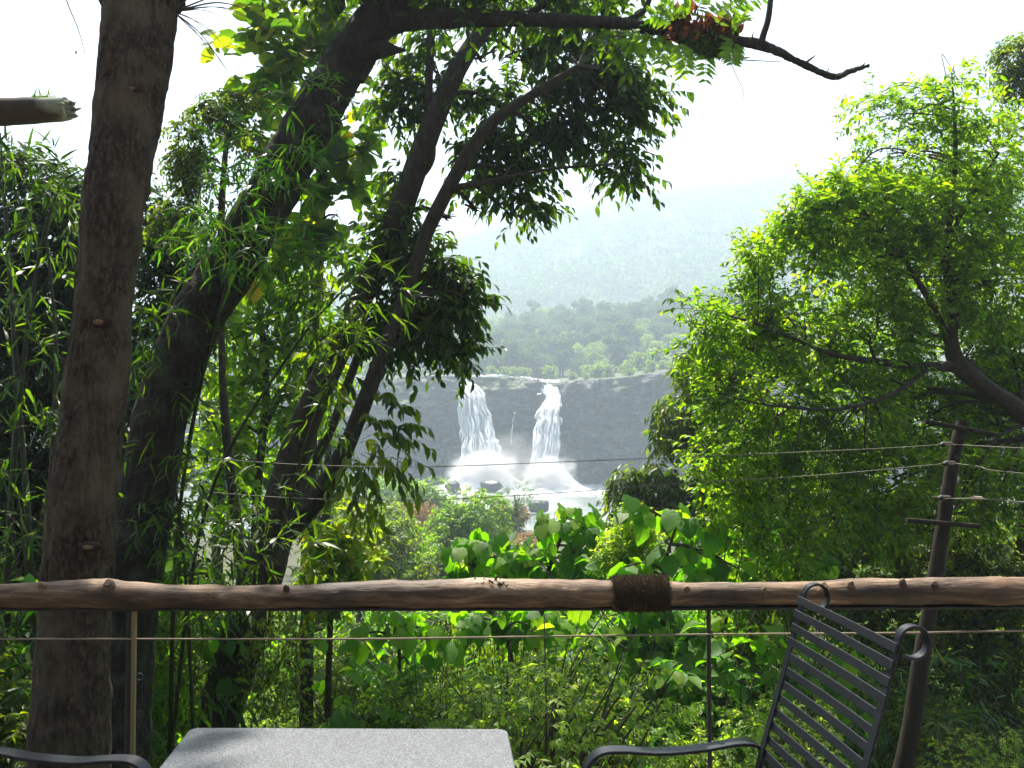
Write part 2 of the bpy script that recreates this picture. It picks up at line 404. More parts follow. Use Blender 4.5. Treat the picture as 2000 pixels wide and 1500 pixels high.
r3 = ramp(nt, [(.4, .4, .4), (1.2, 1.2, 1.15)], [.35, .65]); K(n3.outputs[0], r3.inputs[0]); K(r.outputs[0], mx.inputs[6]); K(r3.outputs[0], mx.inputs[7])
n4 = N('ShaderNodeTexNoise'); n4.inputs['Scale'].default_value = .09; n4.inputs['Detail'].default_value = 6; K(tc.outputs['Object'], n4.inputs[0])
gn = N('ShaderNodeNewGeometry'); sx = N('ShaderNodeSeparateXYZ'); K(gn.outputs['Normal'], sx.inputs[0])
ad = N('ShaderNodeMath'); ad.operation = 'MULTIPLY_ADD'; ad.inputs[1].default_value = .22; K(sx.outputs[2], ad.inputs[0]); K(n4.outputs[0], ad.inputs[2])
r4 = ramp(nt, [(0, 0, 0), (1, 1, 1)], [.58, .68]); K(ad.outputs[0], r4.inputs[0])
mg = N('ShaderNodeMix'); mg.data_type = 'RGBA'; K(r4.outputs[0], mg.inputs[0]); K(mx.outputs[2], mg.inputs[6]); mg.inputs[7].default_value = (.06, .085, .025, 1)
vo = N('ShaderNodeTexVoronoi'); vo.feature = 'DISTANCE_TO_EDGE'; vo.inputs['Scale'].default_value = .33
mpv = N('ShaderNodeMapping'); mpv.inputs['Scale'].default_value = (1.2, 1, .8); K(tc.outputs['Object'], mpv.inputs[0])
nw = N('ShaderNodeMix'); nw.data_type = 'VECTOR'; nw.inputs[0].default_value = .35; K(mpv.outputs[0], nw.inputs[4]); K(n.outputs['Color'], nw.inputs[5]); K(nw.outputs[1], vo.inputs[0])
vr = N('ShaderNodeMapRange'); vr.inputs[1].default_value = 0; vr.inputs[2].default_value = .12; K(vo.outputs[0], vr.inputs[0])
am = N('ShaderNodeMath'); am.operation = 'MULTIPLY_ADD'; am.inputs[1].default_value = .35; K(vr.outputs[0], am.inputs[0]); K(n.outputs[0], am.inputs[2])
b = N('ShaderNodeBump'); b.inputs['Distance'].default_value = 1.6; b.inputs['Strength'].default_value = 1; K(am.outputs[0], b.inputs['Height'])
p = N('ShaderNodeBsdfPrincipled'); p.inputs['Roughness'].default_value = .75; K(mg.outputs[2], p.inputs['Base Color']); K(b.outputs[0], p.inputs['Normal']); K(p.outputs[0], out.inputs[0])
n_, m_ = Xg.shape; i = np.arange(n_ - 1)[:, None]; j = np.arange(m_ - 1)[None]
f = np.stack([i * m_ + j, i * m_ + j + 1, (i + 1) * m_ + j + 1, (i + 1) * m_ + j], -1).reshape(-1, 4)
mb = MB(); mb.add(np.stack([Xg, Yg, Zg], -1).reshape(-1, 3), f)
tag(mb.build('cliff', rk), kind='structure')
LIPROW = int(.72 * (nv - 1))
def face_at(x, z):
    """y of the cliff surface near (x, z)"""
    c = np.argmin(np.abs(cx - x)); k = np.argmin(np.abs(Zg[:LIPROW + 1, c] - z)); return Yg[k, c]

# hills: mid forest slope and far ridge
def mid_z(x, y):
    top = 1.5 + (810 - np.interp(1000 + x / 330 * F, [-400, 300, 800, 950, 1100, 1400, 1800, 2400], [740, 690, 690, 665, 632, 622, 600, 590])) / F * 330
    t = np.clip((y - 222) / 108, 0, 1); base = 9.0 + (lip_z(x * CY / 240) - 10) * .9
    z = base + (top - base) * (t ** 1.15) - np.clip((y - 335) / 60, 0, 1) * 12
    return z + (fbm(np.stack([x * .03, y * .03, 0 * x], -1), 3, 9) - .5) * 7 * np.clip((y - 225) / 40, 0, 1)
hillm = solid_mat('forest_floor', [(.03, .05, .015), (.06, .08, .025), (.14, .14, .05)], .15, rough=.95, bump=0)
grid('hills', np.linspace(-420, 420, 140), np.linspace(218, 400, 60), mid_z, hillm)
def far_z(x, y):
    top = 1.5 + (810 - np.interp(1000 + x / 700 * F, [-900, 300, 600, 870, 1000, 1100, 1250, 1400, 1600, 2000, 3000], [680, 640, 590, 490, 452, 428, 400, 378, 350, 320, 330])) / F * 700
    t = np.clip((y - 370) / 330, 0, 1)
    z = 8 + (top - 8) * (.25 * t + .75 * t * t * (3 - 2 * t)) - np.clip((y - 700) / 150, 0, 1) ** 2 * 60
    return z + (fbm(np.stack([x * .008, y * .008, 0 * x], -1), 4, 19) - .5) * 16 * np.sin(t * math.pi)
grid('hills', np.linspace(-800, 900, 170), np.linspace(370, 860, 80), far_z, hillm)
# far ridge wood: one mass
mb = MB(); nf = 5200
fx = rng.uniform(-330, 420, nf); fy = rng.uniform(400, 712, nf); fz = far_z(fx, fy)
k = 26; u = norm(rng.normal(0, 1, (nf, k, 3))); u[..., 2] = np.abs(u[..., 2]) * .9
rad = rng.uniform(2.5, 5.5, nf)
pos = np.stack([fx, fy, fz + 3], -1)[:, None] + u * rad[:, None, None] * np.array([1, 1, 1.1])
leaves(mb, pos.reshape(-1, 3), (u + rng.normal(0, .6, u.shape)).reshape(-1, 3), rng.normal(0, 1, (nf * k, 3)), 2.6, 2.2, 'clump')
tag(mb.build('forest', M['leaf_far'], smooth=False), 'far misty forest covering the tall ridge behind the waterfall', 'forest', kind='stuff')

# forest trees above the cliff (individuals)
def far_tree(name, label, loc, crown_r, h, leafm, seed, n=2600, ls=.55, base=False):
    t = thing(name, label, 'tree', loc, None)
    L = np.array(loc, float); mb = MB(); top = L + [0, 0, h * .62]
    tube(mb, [L - [0, 0, 1], L + [.1, 0, h * .3], top], [.35, .25, .12], 6, 4)
    mc = MB(); nb = 15
    for i in range(nb):
        a = rng.uniform(0, 6.28); rr = crown_r * rng.uniform(.15, .72); zz = h * rng.uniform(.22, .9)
        c = L + [math.cos(a) * rr, math.sin(a) * rr, zz]; br = crown_r * rng.uniform(.28, .46)
        tube(mb, [L + [0, 0, h * .35], (L + [0, 0, h * .45] + c) / 2, c], [.16, .1, .05], 4, 3, cap=False)
        u = norm(rng.normal(0, 1, (n // nb, 3))); r = rng.uniform(.35, 1, len(u)) ** .5
        p = c + u * r[:, None] * br * np.array([1, 1, .75])
        leaves(mc, p, u + rng.normal(0, .7, u.shape), u + UP * .6 + rng.normal(0, .5, u.shape), ls * rng.uniform(.6, 1.3, len(u)), ls * .7, 'clump')
    mb.build('trunk', M['twig'], t); mc.build('crown', leafm, t, smooth=False)
    return t
exec_forest = []
protos = [far_tree('forest_tree', 'dark hazy forest tree on the slope above the falls', (0, 300, 0), 4.2, 10, M['leaf_far'], 1),
          far_tree('forest_tree', 'dark hazy forest tree on the slope above the falls', (0, 300, 0), 3.4, 11.5, M['leaf_far'], 2),
          far_tree('forest_tree', 'pale yellow-green hazy tree among the forest above the cliff', (0, 300, 0), 4.4, 9, M['leaf_far_pale'], 3),
          far_tree('forest_tree', 'dark hazy forest tree on the slope above the falls', (0, 300, 0), 4.8, 8.5, M['leaf_far'], 4)]
used = set(); cnt = 0
for row, Y in enumerate(np.linspace(236, 338, 11)):
    for px in np.arange(640 + (row % 2) * 14, 1500, 30 - row * .5):
        pxx = px + rng.uniform(-9, 9); yy = Y + rng.uniform(-4, 4); x = xw(pxx, yy)
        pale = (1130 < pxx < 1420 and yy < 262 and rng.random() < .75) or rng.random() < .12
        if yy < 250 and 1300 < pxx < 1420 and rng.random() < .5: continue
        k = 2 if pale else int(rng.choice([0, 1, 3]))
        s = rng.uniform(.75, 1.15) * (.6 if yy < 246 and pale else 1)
        loc = (x, yy, float(mid_z(np.array(x), np.array(yy))) - .5)
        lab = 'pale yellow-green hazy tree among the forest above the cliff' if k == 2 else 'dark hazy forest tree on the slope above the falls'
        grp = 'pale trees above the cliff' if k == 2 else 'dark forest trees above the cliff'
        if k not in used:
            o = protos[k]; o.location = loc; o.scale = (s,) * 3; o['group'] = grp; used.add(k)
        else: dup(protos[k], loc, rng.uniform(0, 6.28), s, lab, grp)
        cnt += 1
# low scrub on the cliff lip and ledges
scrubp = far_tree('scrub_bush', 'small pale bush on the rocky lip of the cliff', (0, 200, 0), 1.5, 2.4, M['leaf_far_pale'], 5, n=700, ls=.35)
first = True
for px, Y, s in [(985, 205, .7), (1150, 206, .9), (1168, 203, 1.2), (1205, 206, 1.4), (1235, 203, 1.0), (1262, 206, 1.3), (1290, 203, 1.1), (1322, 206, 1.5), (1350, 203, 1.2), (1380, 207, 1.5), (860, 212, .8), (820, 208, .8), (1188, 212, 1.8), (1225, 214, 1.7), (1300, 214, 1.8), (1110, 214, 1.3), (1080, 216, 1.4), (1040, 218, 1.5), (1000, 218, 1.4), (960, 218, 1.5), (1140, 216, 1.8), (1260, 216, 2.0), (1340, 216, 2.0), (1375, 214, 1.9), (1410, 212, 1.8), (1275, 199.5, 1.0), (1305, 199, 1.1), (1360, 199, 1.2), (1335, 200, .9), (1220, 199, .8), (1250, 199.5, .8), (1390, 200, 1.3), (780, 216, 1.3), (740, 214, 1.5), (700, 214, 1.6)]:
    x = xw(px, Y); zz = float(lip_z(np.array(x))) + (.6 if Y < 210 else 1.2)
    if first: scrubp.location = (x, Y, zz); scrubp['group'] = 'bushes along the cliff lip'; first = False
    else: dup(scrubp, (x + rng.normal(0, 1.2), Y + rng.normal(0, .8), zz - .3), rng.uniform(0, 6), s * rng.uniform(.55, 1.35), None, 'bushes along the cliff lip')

# ---------------------------------------------------------------- waterfalls
fm, nt, out = new_mat('falling_water'); N = nt.nodes.new; K = nt.links.new
tc = N('ShaderNodeTexCoord'); mp = N('ShaderNodeMapping'); mp.inputs['Scale'].default_value = (1, 1, .18); K(tc.outputs['Object'], mp.inputs[0])
n = N('ShaderNodeTexNoise'); n.inputs['Scale'].default_value = 1.6; n.inputs['Detail'].default_value = 8; n.inputs['Roughness'].default_value = .7; K(mp.outputs[0], n.inputs[0])
r = ramp(nt, [(.84, .87, .89), (.95, .96, .97), (.98, .98, .98)], [.32, .44, .54]); K(n.outputs[0], r.inputs[0])
b = N('ShaderNodeBump'); b.inputs['Distance'].default_value = .7; b.inputs['Strength'].default_value = .8; K(n.outputs[0], b.inputs['Height'])
p = N('ShaderNodeBsdfPrincipled'); p.inputs['Roughness'].default_value = .7; K(r.outputs[0], p.inputs['Base Color']); K(b.outputs[0], p.inputs['Normal'])
t_ = N('ShaderNodeBsdfTranslucent'); K(r.outputs[0], t_.inputs[0]); K(b.outputs[0], t_.inputs['Normal'])
mx = N('ShaderNodeMixShader'); mx.inputs[0].default_value = .5; K(p.outputs[0], mx.inputs[1]); K(t_.outputs[0], mx.inputs[2]); K(mx.outputs[0], out.inputs[0])
M['fall'] = fm
def fall(label, rows, name='waterfall', seed=0, bulge=1.6):
    """rows: (py, px_left, px_right, Y)"""
    rows = np.array(rows, float); nr = 120; ncx = 46
    py = np.linspace(rows[0, 0], rows[-1, 0], nr)
    l = np.interp(py, rows[:, 0], rows[:, 1]); rr = np.interp(py, rows[:, 0], rows[:, 2]); Yy = np.interp(py, rows[:, 0], rows[:, 3])
    V = np.zeros((nr, ncx, 3)); s = np.linspace(0, 1, ncx)
    for i in range(nr):
        jl = (vnoise(np.array([[py[i] * .09, 1.3, seed]]))[0] - .5) * 7; jr = (vnoise(np.array([[py[i] * .09, 7.7, seed]]))[0] - .5) * 7
        for_px = l[i] + jl + (rr[i] + jr - l[i] - jl) * s
        a = P(0, py[i], Yy[i]); V[i, :, 0] = (for_px - 1000) / F * Yy[i]; V[i, :, 2] = a[2]
        V[i, :, 1] = Yy[i] - bulge * np.sin(s * math.pi) ** .6
    V[..., 1] -= (fbm(np.stack([V[..., 0] * 1.3, V[..., 2] * .2, 0 * V[..., 0] + seed], -1), 5, seed) - .5) * 2.2
    V[..., 0] += (fbm(np.stack([V[..., 0] * .5, V[..., 2] * .5, 0 * V[..., 0] + 5], -1), 3, seed) - .5) * .8
    i = np.arange(nr - 1)[:, None]; j = np.arange(ncx - 1)[None]
    f = np.stack([i * ncx + j, i * ncx + j + 1, (i + 1) * ncx + j + 1, (i + 1) * ncx + j], -1).reshape(-1, 4)
    mb = MB(); mb.add(V.reshape(-1, 3), f)
    if bulge > 1:
        for k_ in range(190):
            s0 = rng.beta(.75, .75); i0 = int(rng.uniform(0, nr * .8)); i1 = min(nr - 1, i0 + int(rng.uniform(14, 60))); ii = np.linspace(i0, i1, 9).astype(int)
            jj = np.clip((s0 * (ncx - 1) + np.linspace(0, rng.normal(0, 2.5), 9)), 0, ncx - 1).astype(int)
            q = V[ii, jj].copy(); q[:, 0] += (s0 - .5) * rng.uniform(0, 1.3) * np.linspace(.2, 1, 9) + rng.normal(0, .08, 9); q[:, 1] -= rng.uniform(.1, 1.1)
            w0 = rng.uniform(.08, .4); tube(mb, q, w0 * np.sin(np.linspace(.15, math.pi - .1, 9)) ** .7 * rng.uniform(.6, 1.4, 9), 5, 3, cap=False)
    back = V.copy(); back[..., 1] += 1.2 + bulge; mb.add(back.reshape(-1, 3), f[:, ::-1])
    return tag(mb.build(name, fm, origin=P(rows[:, 1:3].mean(), rows[-1, 0], CY)), label, 'waterfall')
fall('wide white waterfall sliding off the left notch of the cliff', [(740, 903, 912, 201), (748, 906, 916, 198), (754, 897, 934, 196), (775, 897, 947, 193), (820, 902, 960, 190.5), (860, 907, 967, 187.5), (890, 907, 974, 185.5), (912, 900, 984, 184), (932, 888, 1002, 183), (952, 870, 1032, 182)], seed=3)
fall('stepped white waterfall in the rocky gap on the right', [(742, 1040, 1092, 205), (755, 1054, 1090, 202), (775, 1062, 1089, 199), (790, 1064, 1090, 196), (798, 1054, 1091, 193), (830, 1047, 1093, 190), (870, 1044, 1094, 187), (905, 1042, 1093, 185), (925, 1036, 1105, 184), (945, 1024, 1125, 183), (953, 1016, 1135, 182.5)], seed=8)
fall('thin white trickle running down the rock between the two waterfalls', [(805, 1006, 1008, 192.4), (835, 1000, 1003, 191.6), (870, 996, 1001, 191)], name='water_trickle', seed=12, bulge=.2)
# bright streams along the lip feeding the falls
mb = MB()
for (a, b_, y0) in [((895, 738), (1000, 736), 204), ((900, 741), (925, 744), 201), ((1036, 743), (1092, 747), 207), ((1018, 738), (1045, 742), 210)]:
    A = P(a[0], a[1], y0); B = P(b_[0], b_[1], y0); pts = [A + (B - A) * s + rng.normal(0, .15, 3) for s in np.linspace(0, 1, 9)]
    tube(mb, pts, [.35, .5, .4, .6, .45, .6, .4, .5, .3], 8, 4, bump=.3)
tag(mb.build('water', fm), kind='structure')
# foam apron on the pool under the falls
foam = leaf_mat('foam_spray', [(.8, .84, .86), (.92, .94, .95)], .4, .7, tcol=(1, 1, 1))
mb = MB(); gx, gy = np.meshgrid(np.linspace(-18, 22, 120), np.linspace(165, 193, 80))
foamh = 1.1 * np.exp(-((gx + 7) / 7) ** 2 - ((gy - 183) / 6) ** 2) * 4.2 + .9 * np.exp(-((gx - 9) / 5) ** 2 - ((gy - 183) / 5) ** 2) * 2.6
edge = np.minimum(np.minimum(gx + 18, 22 - gx) / 6, (gy - 165) / 9)
foamh = foamh + np.clip(edge, -.5, 1) * .3 + (fbm(np.stack([gx * .5, gy * .5, gx * 0], -1), 5, 77) - .62) * 1.4
n_, m_ = gx.shape; i = np.arange(n_ - 1)[:, None]; j = np.arange(m_ - 1)[None]
f = np.stack([i * m_ + j, i * m_ + j + 1, (i + 1) * m_ + j + 1, (i + 1) * m_ + j], -1).reshape(-1, 4)
mb.add(np.stack([gx, gy, -15.0 + foamh], -1).reshape(-1, 3), f)
tag(mb.build('foam', M['fall']), 'churning white foam on the pool at the foot of the falls', 'foam', kind='stuff')
# spray clouds (volumes)
def spray(label, c, R, dens, seed, name='spray_cloud'):
    m, nt, out = new_mat('spray'); N = nt.nodes.new; K = nt.links.new
    tc = N('ShaderNodeTexCoord'); ln = N('ShaderNodeVectorMath'); ln.operation = 'LENGTH'
    mp = N('ShaderNodeMapping'); mp.inputs['Scale'].default_value = tuple(1 / a for a in R); K(tc.outputs['Object'], mp.inputs[0]); K(mp.outputs[0], ln.inputs[0])
    no = N('ShaderNodeTexNoise'); no.inputs['Scale'].default_value = 1.9; no.inputs['Detail'].default_value = 5; K(mp.outputs[0], no.inputs[0])
    a = N('ShaderNodeMath'); a.operation = 'MULTIPLY_ADD'; a.inputs[1].default_value = 1.3; a.inputs[2].default_value = -.65; K(no.outputs[0], a.inputs[0])
    s = N('ShaderNodeMath'); s.operation = 'ADD'; K(ln.outputs['Value'], s.inputs[0]); K(a.outputs[0], s.inputs[1])
    mr = N('ShaderNodeMapRange'); mr.inputs[1].default_value = .95; mr.inputs[2].default_value = .15; mr.inputs[3].default_value = 0; mr.inputs[4].default_value = dens
    mr.interpolation_type = 'SMOOTHSTEP'
    K(s.outputs[0], mr.inputs[0])
    v = N('ShaderNodeVolumePrincipled'); v.inputs['Color'].default_value = (1, 1, 1, 1); v.inputs['Anisotropy'].default_value = .35; K(mr.outputs[0], v.inputs['Density']); K(v.outputs[0], out.inputs['Volume'])
    mb = MB(); nu, nvv = 20, 12
    th = np.linspace(0, 2 * math.pi, nu, endpoint=False); ph = np.linspace(.05, math.pi - .05, nvv)
    V = np.array([[c[0] + R[0] * 1.15 * math.sin(b) * math.cos(a_), c[1] + R[1] * 1.15 * math.sin(b) * math.sin(a_), c[2] + R[2] * 1.15 * math.cos(b)] for b in ph for a_ in th])
    i = np.arange(nvv - 1)[:, None]; j = np.arange(nu)[None]
    f = np.stack([i * nu + j, (i + 1) * nu + j, (i + 1) * nu + (j + 1) % nu, i * nu + (j + 1) % nu], -1).reshape(-1, 4)
    mb.add(V, f)
    mb.f.append((np.arange(nu)[None][:, :] + mb.n - len(V), 0)); mb.f.append(((np.arange(nu)[::-1] + (nvv - 1) * nu)[None] + mb.n - len(V), 0))
    o = mb.build(name, m, origin=c); tag(o, label, 'spray', kind='stuff'); return o
spray('white cloud of spray billowing at the foot of the left waterfall', P(945, 930, 180), (9.5, 5, 6.5), .7, 1)
spray('white cloud of spray at the foot of the right waterfall', P(1075, 932, 180), (7.5, 4.5, 5.5), .55, 2)
spray('thin veil of mist drifting between the two waterfalls', P(1000, 908, 182), (16, 4.5, 8), .09, 3)

# boulders
bm = solid_mat('wet_boulder', [(.012, .012, .012), (.03, .028, .026), (.06, .055, .05)], 1.5, rough=.5, bump=.5, bdist=.15)
def boulder(label, px, py, Y, rx, ry, rz, seed):
    c = P(px, py, Y); th = np.linspace(0, 2 * math.pi, 26, endpoint=False); ph = np.linspace(.04, math.pi - .04, 16)
    u = np.array([[math.sin(b) * math.cos(a), math.sin(b) * math.sin(a), math.cos(b)] for b in ph for a in th])
    sg = np.sign(u) * np.abs(u) ** .88
    V = c + sg * np.array([rx, ry, rz]) * (.72 + .5 * fbm(u * 1.6 + seed, 4, seed))[:, None]
    i = np.arange(15)[:, None]; j = np.arange(26)[None]
    f = np.stack([i * 26 + j, (i + 1) * 26 + j, (i + 1) * 26 + (j + 1) % 26, i * 26 + (j + 1) % 26], -1).reshape(-1, 4)
    mb = MB(); mb.add(V, f); return tag(mb.build('boulder', bm, origin=c), label, 'boulder')
boulder('grey boulder standing in the white foam below the left fall', 960, 950, 172, 2.4, 2, 1.3, 3)
boulder('dark rock at the left rim of the white foam', 884, 950, 172, 1.6, 1.5, 1.3, 5)
boulder('dark boulder in the river just above the big heart-shaped leaves', 1052, 990, 137, 1.9, 1.6, 1.1, 7)
0 and boulder('low flat dark rock in the water behind the round green tree', 922, 965, 152, 2.6, 1.6, .9, 9)
boulder('dark rock wedged at the head of the right waterfall', 1047, 752, 203, 1.3, 1.5, 1.6, 11)
boulder('dark rock splitting the right waterfall halfway up its first step', 1054, 785, 197, 1.6, 1.4, 2.2, 13)
# ================================================================ near trees
def path(pts):
    """[(px,py,Y,width_px)] -> points and radii"""
    return [P(a, b, c) for a, b, c, w in pts], [w / 2 / F * c for a, b, c, w in pts]
def base_of(pts):
    a = P(*pts[0][:3]); return a
def tree(name, label, cat, stems, masses=None, Y=8, bark='dark_bark', leafm='leaf_mid', kind='ovate', leaf=.1, wr=.42, m=7, cov=2.2,
         L=.35, r0=.04, gap=0.0, sides=14, bump=.02, wob=.03, group=None, seed=0, droop=.2, ldroop=.3, dz=1.0, shell=.45, upb=.15, subs=5,
         twr=.0035, terminal=False, spread=.9, crown='crown', flat=.5, extra=None, mirror_limbs=True, ringsub=10, freq=3.0, extk=.6, fiss=0.0):
    st = [path(s) for s in stems]
    root = thing(name, label, cat, st[0][0][0], group)
    mb = MB(); sk = []
    for i, (p, r) in enumerate(st):
        sd = sides if r[0] > .05 else 8
        sk.append(tube(mb, p, r, sd, ringsub if r[0] > .05 else 6, 0, bump=bump if r[0] > .05 else 0, freq=freq, wob=wob, seed=seed + i, fiss=fiss if r[0] > .05 else 0))
    if masses:
        B, D, CC, RR = sample_masses(masses, Y, cov, m, leaf, wr, dz, gap, seed=seed, shell=shell, ext=extk * L)
        if mirror_limbs: limbs(mb, sk, CC, RR, r0, 0, seed, subs)
    mb.build('trunk', M[bark], root)
    if masses:
        mc = MB(); n = len(B)
        d = norm(D + UP * upb + rng.normal(0, .5, (n, 3)))
        twigs(mc, B, d, L * rng.uniform(.6, 1.3, n), m, leaf, kind, droop, spread, ldroop, rad=twr, wr=wr, terminal=terminal, flat=flat)
        if extra: extra(mc)
        mc.build(crown, [M[leafm], M['twig']], root)
    return root

# 1. broad pale trunk right behind the rail
t1 = tree('tall_tree', 'broad pale brown trunk with cut branch scars, right behind the log rail', 'tree',
          [[(128, 1780, 4.3, 165), (134, 1500, 4.35, 145), (148, 1200, 4.4, 128), (158, 1000, 4.4, 126), (182, 800, 4.45, 116), (202, 600, 4.5, 106), (222, 400, 4.5, 112), (243, 200, 4.55, 108), (252, 0, 4.6, 98), (262, -260, 4.7, 88)],
           [(232, 420, 4.56, 92), (262, 250, 4.6, 92), (290, 110, 4.65, 88), (306, 0, 4.7, 82), (345, -260, 4.8, 72)],
           [(112, 1720, 4.24, 90), (116, 1400, 4.3, 84), (122, 1200, 4.34, 66), (126, 1040, 4.4, 50)]],
          bark='pale_bark', sides=130, bump=.02, wob=0, seed=40, freq=9, ringsub=44, fiss=.011)
def scar(px, py, w, h, Y):
    c = P(px, py, Y); k = Y / F
    for nm, s, mat, off in (('branch_scar', 1.0, 'scar_rim', 0.0), ('cut_face', .56, 'cut_wood', -.002)):
        mb = MB(); th = np.linspace(0, 2 * math.pi, 28, endpoint=False); V = []
        for q, (rr, dd) in enumerate([(1, .03), (.98, .006), (.8, -.002), (0.02, -.004)]):
            V.append(np.stack([c[0] + np.cos(th) * w / 2 * k * s * rr * (1 + .08 * np.sin(3 * th)), np.full(28, c[1] + dd + off), c[2] + np.sin(th) * h / 2 * k * s * rr], -1))
        i = np.arange(3)[:, None]; j = np.arange(28)[None]
        f = np.stack([i * 28 + j, i * 28 + (j + 1) % 28, (i + 1) * 28 + (j + 1) % 28, (i + 1) * 28 + j], -1).reshape(-1, 4)
        mb.add(np.concatenate(V), f); mb.add(V[-1], np.arange(28)[None])
        o = mb.build(nm, M[mat], t1)
scar(255, 173, 36, 20, 4.6 - .16); scar(192, 629, 46, 24, 4.5 - .152); scar(172, 1069, 44, 20, 4.4 - .178)
# its unseen crown above the frame, added to shade the trunk and left side
mb = MB(); mc = MB(); sk = [smooth_path([P(306, 0, 4.7), (-2.6, 5.6, 8.0), (-3.2, 7.2, 10.5)], [.16, .13, .08]), smooth_path([P(252, 0, 4.6), (-4.4, 5.4, 8.0), (-5.5, 7, 10.5)], [.16, .13, .08])]
for p_, r_ in sk: tube(mb, p_, r_, 12, 1)
Bq, Dq = [], []
for i in range(12):
    yy_ = rng.uniform(5.5, 9); c = np.array([rng.uniform(-9.5, -2.2), yy_, 1.5 + .506 * yy_ + 1.6 + rng.uniform(0, 2.5)])
    S = np.vstack([s[0] for s in sk]); a = S[np.argmin(np.linalg.norm(S - c, axis=1))]; tube(mb, [a, (a + c) / 2 + [0, 0, .3], c], [.05, .035, .02], 5, 4, cap=False)
    u = norm(rng.normal(0, 1, (70, 3))); Bq.append(c + u * rng.uniform(.3, 1, (70, 1)) * [1.2, 1.2, .8]); Dq.append(u)
Bq = np.concatenate(Bq); Dq = np.concatenate(Dq); twigs(mc, Bq, norm(Dq + rng.normal(0, .4, Dq.shape)), .5, 7, .2, 'ovate', .2, .9, .4, rad=.004, wr=.5)
mb.build('bough', M['pale_bark'], t1); mc.build('crown', [M['leaf_mid'], M['twig']], t1)
# bare drooping twigs fanning from its upper right side
mb = MB(); o0 = P(338, 22, 4.7)
for e, w in [((455, 160), 3), ((440, 160), 2), ((480, 75), 2), ((520, 32), 4), ((620, 28), 3), ((700, 20), 2), ((470, 130), 2), ((500, 230), 2), ((430, 100), 2), ((530, 60), 2), ((410, -8), 4), ((560, 90), 2)]:
    en = P(e[0], e[1], 4.7 + rng.uniform(-.3, .3)); md = (o0 + en) / 2 + np.array([0, 0, abs(en[0] - o0[0]) * .12 + rng.uniform(0, .03)])
    tube(mb, [o0, md, en], [w * .0016, w * .0011, .0008], 5, 6, wob=.03, seed=int(e[0]), cap=False)
mb.build('bare_twig', M['twig'], t1)
mb = MB(); tube(mb, [P(120, -60, 4.2), P(130, 0, 4.2), P(152, 55, 4.2), P(166, 103, 4.2)], [.004, .0032, .0025, .0015], 5, 6)
tube(mb, [P(166, 103, 4.2), P(145, 88, 4.2), P(132, 83, 4.2)], [.0015, .001, .0008], 4, 3)
leaves(mb, np.array([P(150, 98, 4.2)]), np.array([[-.3, 0, -1.0]]), np.array([[0, -1.0, .3]]), .03, .012, 'lance')
tube(mb, [P(120, -60, 4.2), P(170, -90, 4.35), P(260, -110, 4.7)], [.004, .006, .012], 5, 6)
mb.build('hanging_twig', M['twig'], t1)

# 2. big leaning tree with the long horizontal branch
lean = [[(215, 1560, 6.0, 140), (232, 1300, 6.0, 126), (262, 1080, 6.0, 112), (318, 800, 6.1, 100), (376, 640, 6.1, 98), (450, 520, 6.2, 104), (520, 400, 6.2, 100), (580, 290, 6.2, 96), (640, 180, 6.25, 92), (700, 90, 6.3, 88), (752, 22, 6.3, 82), (830, -70, 6.3, 74), (900, -190, 6.4, 60)],
        [(735, 45, 6.3, 62), (800, 40, 6.2, 44), (900, 36, 6.1, 36), (1000, 38, 6.0, 31), (1100, 40, 5.9, 27), (1210, 45, 5.8, 24), (1300, 58, 5.7, 22), (1400, 75, 5.6, 20), (1490, 90, 5.5, 19), (1560, 122, 5.5, 15), (1626, 150, 5.5, 14), (1660, 140, 5.5, 12), (1697, 128, 5.5, 7)],
        [(1486, 92, 5.5, 14), (1492, 68, 5.5, 13), (1502, 30, 5.5, 12), (1510, -60, 5.5, 10)],
        [(1210, 44, 5.8, 14), (1240, 34, 5.8, 12), (1262, 14, 5.8, 11), (1282, -50, 5.8, 10)],
        [(1010, 34, 6.0, 16), (1060, 10, 6.1, 14), (1110, -50, 6.2, 12)],
        [(590, 280, 6.15, 46), (640, 256, 6.05, 32), (664, 238, 6.0, 20)],
        [(700, 110, 6.2, 40), (750, 96, 6.1, 30), (792, 98, 6.0, 8)],
        [(740, 90, 6.2, 16), (722, 130, 6.15, 15), (706, 160, 6.1, 12)],
        [(1570, 126, 5.5, 6), (1580, 118, 5.5, 4), (1593, 108, 5.5, 1.5)],
        [(1618, 146, 5.5, 5), (1615, 140, 5.5, 3), (1619, 132, 5.5, 1.2)],
        [(1676, 134, 5.5, 6), (1686, 127, 5.5, 4), (1690, 123, 5.5, 1.5)],
        [(1470, 86, 5.5, 5), (1471, 74, 5.5, 3), (1473, 62, 5.5, 1)],
        [(1230, 52, 5.8, 7), (1290, 82, 5.7, 5), (1380, 105, 5.6, 3.5), (1450, 116, 5.6, 2.5), (1530, 121, 5.6, 1.2)],
        [(1425, 118, 5.6, 1.6), (1440, 150, 5.6, 1.4), (1452, 176, 5.6, 1.2), (1453, 200, 5.6, .8)]]
t2 = tree('leaning_tree', 'thick dark tree leaning right with a long bare branch reaching over the valley', 'tree', lean,
          masses=[(1000, -20, 120, 40), (1150, -25, 90, 40), (880, -20, 70, 50), (760, -90, 120, 50), (1230, 70, 40, 30, 5.8, .7), (640, -60, 110, 50)], Y=6.2, bark='moss_bark', leafm='leaf_dark', leaf=.12, L=.3, cov=2.0, m=6,
          sides=80, bump=.035, seed=60, freq=6, r0=.03, ringsub=30, fiss=.006)

